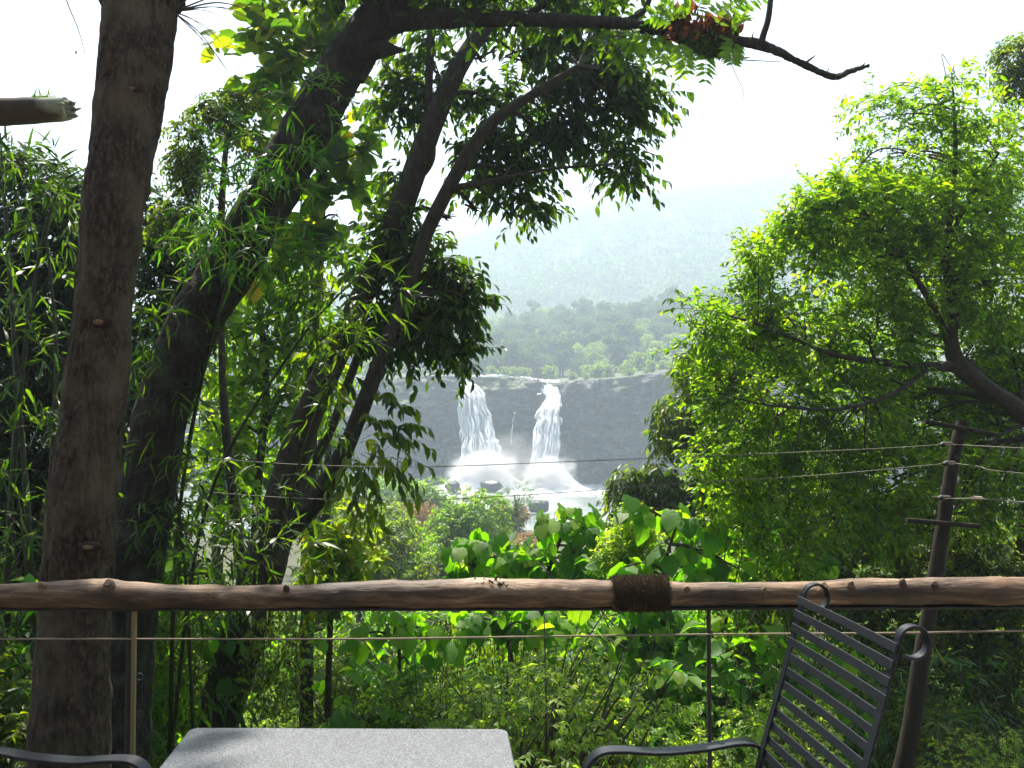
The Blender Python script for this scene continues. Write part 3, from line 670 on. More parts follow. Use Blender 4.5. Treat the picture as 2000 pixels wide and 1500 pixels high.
# basket ferns growing on the branch
fr = thing('basket_fern', 'basket fern with brown nest leaves and green fronds on the long bare branch', 'fern', P(1370, 62, 5.6))
mb = MB(); n = 420; s = rng.random(n)
bp = np.array([P(1310 + 130 * a, 52 + 28 * a + rng.normal(8, 12), 5.65 + rng.normal(0, .03)) for a in s])
ud = norm(rng.normal(0, .5, (n, 3)) + np.array([0, -.15, .25]))
leaves(mb, bp, ud, rng.normal(0, 1, (n, 3)), rng.uniform(.04, .10, n), rng.uniform(.02, .05, n), 'ovate')
bp = np.array([P(a + rng.normal(0, 9), b + rng.normal(0, 8), 5.62) for a, b in [(1322, 40), (1350, 36), (1378, 60), (1425, 58), (1436, 62), (1320, 55), (1400, 56)] for _ in range(12)])
leaves(mb, bp, norm(rng.normal(0, .35, (84, 3)) + UP), rng.normal(0, 1, (84, 3)), rng.uniform(.06, .12, 84), rng.uniform(.03, .055, 84), 'ovate')
mb.build('nest_leaf', M['leaf_brown'], fr)
mb = MB(); n = 700; s = rng.random(n)
bp = np.array([P(1335 + 75 * a, 78 + 10 * a + rng.normal(0, 9), 5.62 + rng.normal(0, .03)) for a in s])
leaves(mb, bp, norm(rng.normal(0, .6, (n, 3)) - UP * .5), rng.normal(0, 1, (n, 3)), rng.uniform(.04, .08, n), rng.uniform(.02, .035, n), 'lance')
tube(mb, [P(1325, 76, 5.63), P(1375, 88, 5.63), P(1420, 92, 5.63)], [.03, .07, .03], 10, 6, bump=.02, freq=14)
mb.build('moss', M['leaf_dark'], fr)
def frond(base, tip, n=10, w=.11, par=fr, Y=5.6):
    a = P(*base, Y + rng.uniform(-.12, .12)); b = P(*tip, Y + rng.uniform(-.3, .3)); L = np.linalg.norm(b - a)
    md = (a + b) / 2 + np.array([0, 0, .12 * L]); mb = MB()
    p, _ = tube(mb, [a, md, b], [.0025, .002, .001], 4, 8, 1, cap=False)
    T = norm(np.gradient(p, axis=0)); sd = norm(np.cross(T, np.array([.1, -1, .2]))); nn = []; dd = []; ll = []
    for k in range(n):
        t = .12 + .85 * k / n; i = int(t * (len(p) - 1))
        for s in (-1, 1):
            nn.append(p[i]); dd.append(norm(sd[i] * s + T[i] * .55 + rng.normal(0, .08, 3))); ll.append(w * math.sin(math.pi * (t * .8 + .14)) ** .7 * rng.uniform(.85, 1.1))
    leaves(mb, np.array(nn), np.array(dd), np.tile([.1, -1, .3], (len(nn), 1)) + rng.normal(0, .2, (len(nn), 3)), np.array(ll), np.full(len(ll), .03), 'blade')
    mb.build('frond', [M['fern'], M['twig']], par)
for b_, t_2 in [((1378, 90), (1378, 172)), ((1350, 92), (1330, 160)), ((1325, 86), (1345, 150)), ((1300, 72), (1290, 150)), ((1270, 66), (1262, 130)), ((1262, 64), (1232, 118)), ((1290, 70), (1312, 140)),
               ((1425, 92), (1432, 130)), ((1312, 44), (1268, 30)), ((1322, 40), (1290, 2)), ((1340, 34), (1335, -10)), ((1400, 50), (1462, 2)), ((1410, 52), (1500, -4)), ((1380, 44), (1420, 18)), ((1428, 54), (1458, 40)), ((1360, 36), (1380, -8)), ((1250, 60), (1222, 96)), ((1440, 80), (1425, 128))]:
    frond(b_, t_2)

# 3. multi-stemmed tree with big dark crown
crown3 = [(800, 250, 75, 110), (765, 190, 45, 60), (860, 150, 70, 80), (790, 345, 50, 50), (940, 120, 90, 70), (1030, 120, 90, 80), (1120, 100, 90, 80), (1195, 110, 65, 60), (1235, 165, 38, 45), (1180, 190, 70, 55), (1080, 210, 100, 60),
          (980, 210, 80, 70), (960, 300, 70, 55), (1060, 275, 80, 45), (1130, 262, 55, 35), (1185, 325, 62, 55), (1215, 300, 38, 30), (1010, 365, 62, 50), (940, 350, 50, 45), (1100, 322, 28, 20), (880, 425, 50, 36), (870, 60, 80, 60), (1000, 40, 100, 40), (1160, 40, 60, 50), (1165, 385, 25, 18), (1040, 400, 30, 40), (1225, 215, 55, 40), (1265, 190, 34, 34), (1150, 375, 60, 36), (1000, 420, 30, 40), (930, 410, 40, 40), (1230, 345, 36, 40)]
low3 = [(740, 500, 66, 60), (820, 565, 92, 76), (700, 600, 70, 66), (890, 575, 48, 52), (800, 655, 88, 52), (868, 640, 52, 52), (735, 680, 40, 40), (905, 690, 26, 34, 7.2, .6), (850, 500, 45, 40), (780, 440, 50, 40), (925, 600, 20, 50, 7, .7)]
t3 = tree('forked_tree', 'dark forked tree with a spreading leafy crown left of the waterfall', 'tree',
          [[(385, 1540, 8.0, 88), (428, 1400, 8.0, 86), (478, 1230, 7.9, 84), (520, 1090, 7.8, 84), (552, 980, 7.7, 70), (578, 880, 7.7, 60), (625, 760, 7.6, 54), (690, 620, 7.6, 50), (755, 480, 7.6, 50), (800, 360, 7.5, 48), (845, 240, 7.5, 44), (890, 140, 7.5, 38), (950, 45, 7.5, 32), (1010, -60, 7.5, 24)],
           [(560, 1040, 7.7, 46), (622, 968, 7.5, 42), (672, 880, 7.4, 36), (718, 770, 7.3, 32), (750, 680, 7.3, 30), (790, 580, 7.3, 28), (830, 460, 7.3, 28), (868, 380, 7.2, 28), (915, 300, 7.2, 28), (960, 240, 7.2, 25), (1040, 185, 7.2, 18), (1130, 130, 7.2, 12)],
           [(560, 1010, 7.8, 26), (600, 930, 7.9, 22), (650, 830, 8.0, 18), (690, 720, 8.0, 16), (720, 640, 8.0, 14)],
           [(800, 360, 7.5, 22), (842, 300, 7.5, 18), (838, 180, 7.5, 16), (842, 60, 7.5, 14)],
           [(870, 370, 7.2, 16), (980, 350, 7, 9), (1080, 330, 6.9, 6), (1180, 322, 6.9, 5)]],
          masses=[(*q[:4], 7.75, .75) for q in crown3] + [(*q[:4], 7.6, 1.0) for q in low3], Y=7.3, leafm='leaf_dark', kind='ovate', leaf=.115, wr=.44, m=7, cov=1.65, L=.3, seed=80, ldroop=.75, droop=.3, spread=.75, r0=.03, sides=20, bump=.02, dz=.55, gap=.40, subs=6, extk=.45)
# its lower sprays of larger hanging leaves beside the right stem
mb = MB(); B, D, CC, RR = sample_masses([(752, 800, 22, 26), (765, 850, 26, 26), (735, 900, 44, 30), (725, 945, 36, 22), (700, 880, 30, 50), (650, 720, 30, 30)], 7.1, 1.1, 6, .15, .42)
twigs(mb, B, norm(D + np.array([.5, 0, 0])), .3, 6, .15, 'ovate', .4, .7, .9, rad=.003, wr=.42)
mb.build('foliage', [M['leaf_mid'], M['twig']], t3)

# 4. slender teak tree with large yellow-green leaves
teak = [(520, 40, 60, 50), (600, 40, 70, 60), (560, 120, 70, 50), (500, 130, 40, 40), (640, 120, 50, 50), (680, 30, 60, 50), (470, 60, 30, 30), (560, 200, 50, 50), (510, 250, 40, 35), (680, 230, 40, 60), (660, 320, 55, 50), (690, 360, 35, 50), (610, 360, 40, 40), (590, 420, 50, 36), (660, 420, 50, 45), (700, 300, 30, 30), (720, 130, 20, 30), (560, 480, 60, 40), (650, 500, 60, 40)]
t4 = tree('teak_tree', 'slender straight teak with large round yellow-green leaves behind the leaning trunk', 'tree',
          [[(597, 1560, 10.5, 27), (598, 1400, 10.5, 27), (600, 1200, 10.5, 26), (604, 1000, 10.5, 25), (612, 700, 10.5, 24), (625, 440, 10.5, 22), (632, 250, 10.5, 21), (645, 60, 10.5, 19), (650, -120, 10.5, 14)]],
          masses=teak, Y=10.3, leafm='leaf_teak', kind='round', leaf=.27, wr=.66, m=5, cov=1.15, L=.5, seed=100, ldroop=.5, spread=.8, r0=.02, sides=14, dz=.8, subs=3)

# 5. creeper-draped tree, upper left
tree('creeper_tree', 'small-leaved creeper hanging over a thin tree between the two big trunks', 'creeper',
     [[(470, 1100, 9.2, 20), (440, 800, 9.2, 16), (430, 500, 9.2, 14), (440, 300, 9.2, 10), (470, 200, 9.2, 6)], [(430, 500, 9.2, 9), (370, 400, 9.2, 7), (350, 300, 9.2, 5)]],
     masses=[(440, 200, 50, 30), (500, 175, 50, 22), (400, 230, 40, 40), (370, 300, 40, 55), (350, 370, 35, 60), (400, 330, 40, 60), (385, 430, 45, 50), (330, 430, 30, 45), (440, 300, 40, 60, 9.2, .5), (480, 260, 50, 50, 9.2, .6), (350, 250, 24, 22, 9.2, .6), (430, 400, 50, 50, 9.2, .5), (500, 330, 40, 60, 9.2, .5)], Y=9.2, leafm='leaf_mid', kind='ovate', leaf=.06, wr=.5, m=7, cov=1.7, L=.22, seed=120,
     droop=.7, ldroop=.5, r0=.012, gap=.42, subs=6, twr=.002)

# 6. dark thicket on the far left
thick = [(60, 350, 80, 40), (120, 380, 60, 35), (20, 330, 40, 40), (60, 470, 100, 70), (60, 590, 100, 80), (50, 720, 100, 90), (60, 860, 100, 90), (50, 1000, 100, 90), (50, 1130, 100, 80), (40, 1270, 100, 90), (60, 1400, 90, 80), (170, 520, 60, 60), (170, 700, 60, 90), (170, 900, 50, 90), (-40, 600, 60, 200), (-40, 1000, 60, 200)]
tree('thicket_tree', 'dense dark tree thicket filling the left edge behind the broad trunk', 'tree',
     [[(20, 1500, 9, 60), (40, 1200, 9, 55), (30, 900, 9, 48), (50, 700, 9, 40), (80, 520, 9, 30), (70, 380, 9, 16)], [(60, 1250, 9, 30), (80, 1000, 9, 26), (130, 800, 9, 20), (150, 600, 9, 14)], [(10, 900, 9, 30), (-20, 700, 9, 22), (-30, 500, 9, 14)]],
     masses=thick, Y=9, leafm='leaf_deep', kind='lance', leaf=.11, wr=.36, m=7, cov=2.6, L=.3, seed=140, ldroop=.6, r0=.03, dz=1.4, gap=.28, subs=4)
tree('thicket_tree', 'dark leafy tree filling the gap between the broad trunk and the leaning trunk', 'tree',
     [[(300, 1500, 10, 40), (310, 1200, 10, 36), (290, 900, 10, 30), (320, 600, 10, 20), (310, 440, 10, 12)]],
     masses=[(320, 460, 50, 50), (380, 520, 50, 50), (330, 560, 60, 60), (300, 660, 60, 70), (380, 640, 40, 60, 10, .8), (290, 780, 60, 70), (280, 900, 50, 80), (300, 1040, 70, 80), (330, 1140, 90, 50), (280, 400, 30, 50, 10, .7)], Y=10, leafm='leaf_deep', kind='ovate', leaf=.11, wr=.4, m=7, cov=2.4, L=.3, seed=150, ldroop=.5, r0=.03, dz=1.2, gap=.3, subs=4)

# bamboo clumps: culms and sprays of narrow leaves
def bamboo(label, culms, masses, Y, seed, leafm='leaf_bamboo', cov=1.0, leaf=.2, gap=.25):
    root = thing('bamboo_clump', label, 'bamboo', P(*culms[0][0][:3]))
    for cu in culms:
        mb = MB(); p, r = path(cu)
        pp, rr = smooth_path(p, r, 6); k = 1 + .22 * (np.arange(len(rr)) % 4 == 0)
        tube(mb, pp, rr * k, 8, 1); mb.build('culm', M['bamboo_culm'], root)
    B, D, CC, RR = sample_masses(masses, Y, cov, 6, leaf, .13, 1.0, gap, seed=seed)
    mc = MB(); n = len(B)
    twigs(mc, B, norm(D + rng.normal(0, .5, (n, 3)) + np.array([0, -.1, .1])), leaf * 1.2 * rng.uniform(.6, 1.3, n), 6, leaf, 'blade', .35, .8, .12, fwd=.8, rad=.0018, wr=.13, flat=.2)
    mc.build('foliage', [M[leafm], M['twig']], root); return root
M['bamboo_culm'] = solid_mat('bamboo_culm', [(.015, .02, .007), (.045, .05, .015)], 4, (1, 1, .3), .5, .1)
bamboo('bamboo sprays with narrow bright leaves crossing the leaning trunk', [[(330, 1500, 6.6, 9), (350, 1000, 6.3, 8), (430, 600, 6, 6), (520, 380, 5.8, 4), (600, 240, 5.7, 2)], [(330, 1500, 6.6, 8), (400, 1000, 6.3, 7), (560, 700, 6, 5), (700, 540, 5.8, 3), (790, 500, 5.6, 1.5)]],
       [(600, 190, 50, 40), (540, 270, 60, 45), (580, 320, 40, 40), (470, 300, 50, 60), (430, 400, 60, 60), (510, 400, 60, 40), (460, 480, 90, 40), (540, 490, 90, 36), (400, 460, 60, 40), (620, 520, 70, 40)], 5.7, 160, cov=.38, leaf=.15)
bamboo('shaded bamboo sprays hanging in front of the forked tree', [[(545, 1100, 6.2, 6), (560, 1000, 6.2, 6), (620, 800, 6, 5), (720, 600, 5.9, 2)], [(380, 1500, 6.6, 8), (360, 1100, 6.2, 6), (320, 800, 6, 3)]],
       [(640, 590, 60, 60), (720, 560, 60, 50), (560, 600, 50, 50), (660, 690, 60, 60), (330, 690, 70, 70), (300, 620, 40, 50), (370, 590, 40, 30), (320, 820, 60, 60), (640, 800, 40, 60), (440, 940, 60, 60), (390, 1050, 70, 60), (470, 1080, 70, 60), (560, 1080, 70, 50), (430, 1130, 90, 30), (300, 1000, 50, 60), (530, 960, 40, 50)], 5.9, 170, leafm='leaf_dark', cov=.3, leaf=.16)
bamboo('dark bamboo clump at the far left edge, dead stalks among its leaves', [[(10, 1500, 7, 14), (20, 1000, 7, 12), (60, 600, 7, 8), (110, 380, 6.9, 4), (180, 320, 6.8, 2)], [(70, 1500, 7, 12), (60, 1100, 7, 11), (30, 700, 7, 9), (10, 400, 7, 6), (0, 260, 7, 3)], [(120, 1500, 7, 10), (100, 1000, 7, 9), (110, 700, 7, 7), (90, 450, 7, 4)]],
       [(30, 330, 50, 40), (90, 350, 60, 36), (130, 345, 40, 26), (60, 430, 80, 50), (40, 560, 60, 70), (60, 720, 70, 70), (50, 880, 70, 70), (60, 1050, 70, 70), (60, 1240, 80, 60), (30, 285, 36, 22), (90, 1400, 60, 60)], 6.9, 180, cov=.4, leafm='leaf_dark')

# green-lit tree seen between the leaning trunk and the forked tree
tree('sapling_tree', 'sunlit broad-leaved sapling glowing green between the leaning trunk and the forked tree', 'tree',
     [[(505, 1350, 12, 22), (500, 1000, 12, 18), (520, 750, 12, 14), (500, 560, 12, 8)], [(510, 850, 12, 10), (580, 700, 12, 7), (600, 560, 12, 5)]],
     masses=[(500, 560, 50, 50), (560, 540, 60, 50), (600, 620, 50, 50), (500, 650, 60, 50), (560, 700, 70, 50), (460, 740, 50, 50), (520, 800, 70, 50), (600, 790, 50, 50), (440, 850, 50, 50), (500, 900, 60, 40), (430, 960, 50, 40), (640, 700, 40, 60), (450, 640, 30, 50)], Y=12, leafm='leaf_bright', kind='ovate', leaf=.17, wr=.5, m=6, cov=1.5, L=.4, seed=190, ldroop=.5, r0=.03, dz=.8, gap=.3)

tree('backdrop_tree', 'shaded tree behind the glowing sapling, seen through the gaps of the trunks', 'tree',
     [[(420, 1300, 18, 24), (430, 900, 18, 20), (440, 600, 18, 12)], [(620, 1300, 18, 22), (640, 950, 18, 16), (640, 700, 18, 9)]],
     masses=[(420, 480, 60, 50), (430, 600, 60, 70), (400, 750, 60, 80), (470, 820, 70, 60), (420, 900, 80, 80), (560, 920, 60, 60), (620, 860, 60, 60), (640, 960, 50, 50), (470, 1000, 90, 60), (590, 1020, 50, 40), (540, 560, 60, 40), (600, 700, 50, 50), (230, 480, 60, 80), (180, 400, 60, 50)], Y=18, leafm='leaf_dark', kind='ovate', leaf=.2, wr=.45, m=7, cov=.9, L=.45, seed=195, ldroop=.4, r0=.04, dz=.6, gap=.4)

# 7. right-hand tree with small bright leaves
rm = [(1790, 215, 60, 50, 8, .4), (1880, 200, 60, 50, 8, .4), (1740, 300, 60, 55, 8, .45), (1830, 290, 70, 60, 8, .6), (1710, 230, 60, 60, 8, .3), (1700, 190, 40, 30, 8, .3), (1920, 290, 60, 70, 8, .6), (1860, 150, 40, 30, 8, .3),
      (1560, 430, 44, 36), (1620, 380, 50, 34), (1690, 375, 60, 45), (1640, 440, 75, 50), (1760, 410, 80, 60), (1870, 420, 90, 80), (1965, 400, 50, 80), (1590, 410, 34, 34),
      (1535, 505, 70, 58), (1670, 520, 90, 70), (1800, 540, 100, 80), (1940, 550, 90, 90), (1480, 500, 36, 36),
      (1460, 600, 56, 50), (1570, 630, 90, 70), (1700, 660, 100, 80), (1860, 690, 100, 90, 9.0), (1980, 700, 60, 90, 9.0), (1400, 620, 30, 20, 7.5, .5), (1410, 660, 30, 30, 7.5, .7),
      (1360, 600, 30, 20, 7.4, .6), (1440, 700, 55, 50), (1390, 700, 36, 40, 7.4), (1380, 760, 30, 30, 7.4, .8), (1530, 760, 80, 60), (1660, 790, 90, 70), (1800, 820, 90, 80, 8.8), (1940, 830, 80, 90, 9.0), (1420, 760, 40, 40, 7.4),
      (1500, 870, 60, 50), (1600, 900, 80, 60), (1730, 930, 90, 80), (1880, 960, 80, 80), (1440, 830, 36, 30, 7.4, .8), (1960, 940, 50, 60, 8, .7), (1380, 640, 40, 34, 7.5), (1350, 680, 24, 30, 7.5, .5), (1470, 660, 50, 40), (1410, 820, 44, 40, 7.5), (1380, 880, 40, 40, 7.5, .7), (1440, 900, 50, 50, 7.6), (1400, 960, 50, 40, 7.6, .8), (1500, 960, 60, 40, 7.6), (1600, 1000, 70, 50, 7.8), (1720, 1020, 60, 50, 8), (1450, 1030, 50, 30, 7.6), (1540, 1070, 70, 34, 7.6)]
t7 = tree('bright_tree', 'big sunlit tree with small bright green leaves filling the right side', 'tree',
          [[(2420, 1500, 8.6, 90), (2300, 1150, 8.5, 80), (2160, 920, 8.4, 52), (2050, 850, 8.3, 40), (1990, 800, 8.2, 36), (1930, 760, 8.1, 34), (1872, 712, 8.0, 36), (1858, 660, 8.0, 24), (1862, 600, 8.0, 20), (1846, 500, 8.0, 17), (1858, 400, 8.0, 13), (1866, 300, 8.0, 9), (1862, 180, 8.0, 4)],
           [(1875, 715, 8.0, 26), (1810, 716, 7.9, 18), (1720, 708, 7.8, 14), (1620, 690, 7.7, 10), (1500, 640, 7.6, 6), (1400, 610, 7.5, 3)],
           [(1856, 680, 8.0, 18), (1840, 640, 8.0, 15), (1805, 570, 7.9, 12), (1760, 500, 7.8, 9), (1700, 430, 7.8, 6), (1660, 370, 7.8, 3)],
           [(1850, 470, 8.0, 10), (1900, 380, 8.0, 8), (1950, 300, 8, 5)],
           [(1820, 715, 7.9, 10), (1740, 770, 7.6, 8), (1640, 800, 7.4, 6), (1500, 790, 7.4, 4), (1410, 770, 7.4, 2)]],
          masses=rm + [(q[0] + 12, q[1] + 6, q[2] * 1.08, q[3] * 1.08, 9.4, .85 * (q[5] if len(q) > 5 else 1)) for q in rm], Y=7.9, leafm='leaf_bright', kind='ovate', leaf=.085, wr=.44, m=8, cov=1.25, L=.28, seed=200, extk=.3, ldroop=.25, r0=.025, dz=.55, gap=.36, sides=16, subs=7, twr=.003)
# corner tree top right
tree('corner_tree', 'tree top with small leaves peeking in at the upper right corner', 'tree',
     [[(2300, 1100, 12, 40), (2200, 700, 12, 34), (2120, 350, 12, 24), (2040, 180, 12, 12), (1990, 100, 12, 6)]],
     masses=[(1985, 110, 40, 40), (1980, 160, 36, 36), (2040, 150, 60, 60), (1990, 250, 24, 30, 12, .5)], Y=12, leafm='leaf_mid', leaf=.09, wr=.4, m=7, cov=1.5, L=.3, seed=210, r0=.02)
# 8. mango-like dark tree behind it
t8 = tree('drooping_tree', 'dark tree with long drooping leaves right of the river', 'tree',
     [[(1480, 1300, 14, 34), (1470, 1120, 14, 30), (1440, 980, 14, 24), (1420, 860, 14, 16), (1400, 760, 14, 8)], [(1450, 1020, 14, 14), (1360, 980, 14, 10), (1260, 950, 14, 5)], [(1470, 1100, 14, 18), (1540, 980, 14, 14), (1580, 860, 14, 8)]],
     masses=[(1385, 760, 55, 60), (1330, 810, 50, 44), (1310, 850, 40, 30), (1360, 720, 40, 40), (1400, 840, 60, 50), (1440, 760, 50, 60), (1350, 870, 30, 26), (1420, 920, 60, 46), (1500, 850, 70, 80), (1340, 960, 50, 40), (1290, 925, 24, 22), (1290, 950, 36, 26), (1230, 945, 44, 32), (1225, 985, 44, 34), (1280, 960, 50, 40), (1250, 1020, 50, 30), (1300, 1000, 50, 36), (1390, 1010, 70, 46), (1480, 980, 70, 60), (1560, 950, 80, 80), (1440, 1090, 80, 50), (1550, 1080, 80, 60)], Y=14, leafm='leaf_mid', kind='lance', leaf=.2, wr=.27, m=8, cov=1.9, L=.3, seed=220, ldroop=.85, droop=.3, r0=.05, dz=1.0, spread=.8, gap=.25, twr=.004)
# lower right shaded trees
tree('shaded_tree', 'shaded small-leaved tree behind the wooden post, low on the right', 'tree',
     [[(1990, 1500, 10, 50), (1890, 1120, 10, 42), (1880, 1020, 10, 38), (1900, 850, 10, 26)], [(1890, 1150, 10, 18), (1800, 1090, 10, 14), (1680, 1050, 10, 9), (1560, 1010, 10, 5)], [(1960, 1500, 10, 34), (1990, 1100, 10, 28), (2010, 900, 10, 18)]],
     masses=[(1640, 1010, 80, 60), (1760, 1030, 80, 70), (1900, 1050, 60, 60), (1560, 1090, 80, 56), (1700, 1120, 90, 60), (1840, 1140, 90, 60), (1960, 1150, 80, 60), (1500, 1130, 60, 40), (1620, 1180, 100, 50), (1780, 1220, 100, 60), (1930, 1240, 100, 60), (1500, 1210, 70, 50), (1860, 1340, 110, 70), (1980, 1370, 90, 80), (1700, 1320, 90, 70)], Y=10, leafm='leaf_mid', leaf=.085, wr=.45, m=8, cov=1.7, L=.28, seed=230, r0=.03, gap=.33, ldroop=.3)

# 9. round green tree and its neighbours down by the river
def valley_tree(name, label, px, pyb, Y, h, r, leafm, leaf, seed, n=1100, kind='lance', wr=.35, m=7, cat='tree', oval=1.0, gap=.2):
    loc = P(px, pyb, Y); t = thing(name, label, cat, loc); mb = MB(); mc = MB()
    tube(mb, [loc - [0, 0, 1.5], loc + [.1, 0, h * .35], loc + [0, .1, h * .7]], [.14, .1, .05], 7, 5)
    nb = 16; u = norm(rng.normal(0, 1, (n, 3))); 
    for i in range(nb):
        a = i * 2.4; rr = r * rng.uniform(.2, .7); c = loc + [math.cos(a) * rr, math.sin(a) * rr * .8, h * rng.uniform(.25, .86) * (1 - .2 * rr / r)]
        br = r * rng.uniform(.3, .5)
        tube(mb, [loc + [0, 0, h * .2], (loc + [0, 0, h * .35] + c) / 2, c], [.06, .04, .02], 4, 3, cap=False)
        k = n // nb; u = norm(rng.normal(0, 1, (k, 3))); q = c + u * (rng.uniform(.4, 1, (k, 1)) ** .5) * br * np.array([1, 1, oval])
        g = fbm(q * 1.5, 2, seed) > gap; q, u = q[g], u[g]
        twigs(mc, q, norm(u + UP * .3 + rng.normal(0, .4, u.shape)), leaf * 2.2, m, leaf, kind, .3, .8, .5, rad=.008, wr=wr)
    mb.build('trunk', M['twig'], t); mc.build('crown', [M[leafm], M['twig']], t); return t
valley_tree('round_tree', 'round dark green tree in front of the river and falls', 905, 1130, 42, 4.3, 2.4, 'leaf_bright', .26, 1, n=2400, kind='lance', wr=.34)
valley_tree('riverside_tree', 'bright green leafy tree beside the river left of the white foam', 832, 1040, 84, 5.8, 3.1, 'leaf_bright', .3, 2, n=1800, wr=.45, kind='ovate')
valley_tree('riverside_tree', 'brown dry shrub crown between the bright green tree and the round dark tree', 812, 1100, 62, 5.0, 2.1, 'leaf_dry', .14, 3, n=2600, kind='ovate', wr=.5)
valley_tree('riverside_tree', 'brown dry shrub at the right foot of the round dark tree', 850, 1110, 56, 2.6, 1.5, 'leaf_dry', .14, 4, n=1500, kind='ovate', wr=.5)
valley_tree('riverside_tree', 'golden brown bush at the water edge right of the round dark tree', 992, 1050, 62, 2.7, 1.5, 'leaf_dry', .14, 5, n=1800, kind='ovate', wr=.5)
valley_tree('riverside_tree', 'brown shrub just above the big leaves, nearest the water', 1022, 1110, 50, 2.2, 1.3, 'leaf_dry', .13, 6, n=1400, kind='ovate', wr=.5)
valley_tree('feathery_bamboo', 'thin feathery bamboo arching over the river in front of the falls', 1005, 1040, 60, 3.9, 1.7, 'leaf_bamboo', .28, 7, n=330, kind='blade', wr=.14, cat='bamboo', gap=.4)
for i, (px, py, Y, h, r, lm, lab) in enumerate([(700, 1030, 95, 5.2, 4, 'leaf_mid', 'olive green tree on the far bank, left of the bright riverside tree'), (760, 990, 104, 3.6, 3.4, 'leaf_bright', 'low light green bush beside the dark pool edge'),
                                  (640, 1060, 80, 6.5, 4, 'leaf_mid', 'grey-green tree low behind the fork of the dark tree'), (740, 1110, 60, 5.2, 2.6, 'leaf_bright', 'light green bush left of the brown dry crown'),
                                  (790, 1180, 34, 3.4, 2.3, 'leaf_bright', 'glossy bush just above the log rail, left of the round dark tree'), (700, 1190, 27, 3.9, 1.8, 'leaf_mid', 'leafy green bush behind the yellow-lit shrub'),
                                  (870, 1200, 27, 1.7, 1.3, 'leaf_mid', 'small dark bush just above the log rail'), (960, 1190, 36, 3.0, 1.6, 'leaf_mid', 'green bush below the feathery bamboo')]):
    valley_tree('valley_bush', lab, px, py, Y, h, r, lm, .17 + Y * .0012, 20 + i, n=900, kind='ovate', wr=.45, cat='bush')

# yellow-lit shrub right of the forked tree base
tree('yellow_shrub', 'yellow-lit broad-leaved shrub at the foot of the forked tree', 'shrub',
     [[(640, 1400, 9.5, 14), (645, 1200, 9.5, 11), (650, 1050, 9.5, 6)]],
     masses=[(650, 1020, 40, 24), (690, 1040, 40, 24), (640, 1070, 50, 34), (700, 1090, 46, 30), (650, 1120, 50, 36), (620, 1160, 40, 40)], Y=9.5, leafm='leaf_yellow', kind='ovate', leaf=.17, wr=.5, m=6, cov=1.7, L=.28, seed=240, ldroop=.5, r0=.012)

# big heart-leaved plants
def heart_plant(label, masses, Y, stems, seed, leaf=.2, cov=2.6, leafm='leaf_heart', kind='heart'):
    root = thing('heart_leaf_plant', label, 'plant', P(*stems[0][0][:3])); mb = MB(); sk = []
    for s in stems: p, r = path(s); sk.append(tube(mb, p, r, 8, 6))
    k = Y / F; PP, DD, NN, LL = [], [], [], []
    for q in masses:
        px, py, rx, ry = q[:4]; y = q[4] if len(q) > 4 else Y
        n = int(cov * math.pi * rx * ry / ((leaf / k) ** 2 * .5)) + 2
        c = P(px, py, y); u = norm(rng.normal(0, 1, (n, 3))); p = c + u * rng.uniform(.3, 1, (n, 1)) * np.array([rx * k, (rx + ry) * k * .45, ry * k])
        b = p - (p - c) * .5 - UP * leaf * .5
        thin_tubes(mb, b, (b + p) / 2 + rng.normal(0, .01, p.shape), p, .004, .003)
        S = np.concatenate([s[0] for s in sk]); kk = np.argmin(np.linalg.norm(S - c, axis=1)); tube(mb, [S[kk], (S[kk] + c) / 2 + [0, 0, .05], c], [.015, .011, .008], 5, 4)
        h = u * np.array([1, 1, .3]) + np.array([0, -.35, 0]); PP.append(p); DD.append(norm(h * .7 + np.array([0, 0, -.85]) + rng.normal(0, .3, (n, 3)))); NN.append(norm(h + UP * .7 + rng.normal(0, .35, (n, 3)))); LL.append(leaf * rng.uniform(.55, 1.15, n))
    PP, DD, NN, LL = map(np.concatenate, (PP, DD, NN, LL))
    mb.build('stem', M['twig'], root); mc = MB(); leaves(mc, PP, DD, NN, LL, LL * .92, kind)
    mc.build('foliage', M[leafm], root); return root
heart_plant('cluster of big glossy heart-shaped leaves above the rail, below the river', [(905, 1070, 34, 26), (945, 1060, 40, 30), (900, 1115, 40, 30), (985, 1090, 34, 34), (1020, 1095, 34, 30), (1075, 1020, 34, 34), (1060, 1070, 40, 40), (1110, 1010, 36, 30), (1130, 1050, 44, 40), (1100, 1110, 50, 30), (1155, 1020, 30, 34), (1160, 1090, 40, 36), (960, 1125, 50, 26), (1190, 1060, 34, 34), (1130, 1110, 50, 30), (1180, 1120, 40, 24)], 8.6,
            [[(1040, 1420, 8.8, 18), (1050, 1250, 8.8, 15), (1070, 1120, 8.7, 10), (1100, 1040, 8.6, 6)], [(1000, 1420, 8.8, 14), (960, 1200, 8.7, 10), (920, 1090, 8.6, 6)]], 1)
heart_plant('big floppy leaves over the rope-wrapped part of the rail', [(1225, 985, 26, 22), (1250, 1000, 20, 24), (1320, 1010, 34, 34), (1350, 1040, 40, 40), (1310, 1080, 40, 34), (1225, 1105, 30, 20), (1290, 1115, 34, 20), (1260, 1130, 40, 20), (1380, 1090, 44, 34), (1400, 1040, 34, 30), (1360, 1120, 50, 24), (1440, 1110, 40, 30)], 7.6,
            [[(1290, 1420, 7.8, 14), (1295, 1200, 7.7, 11), (1300, 1100, 7.6, 8), (1320, 1030, 7.6, 5)]], 2, leaf=.19, cov=2.0)
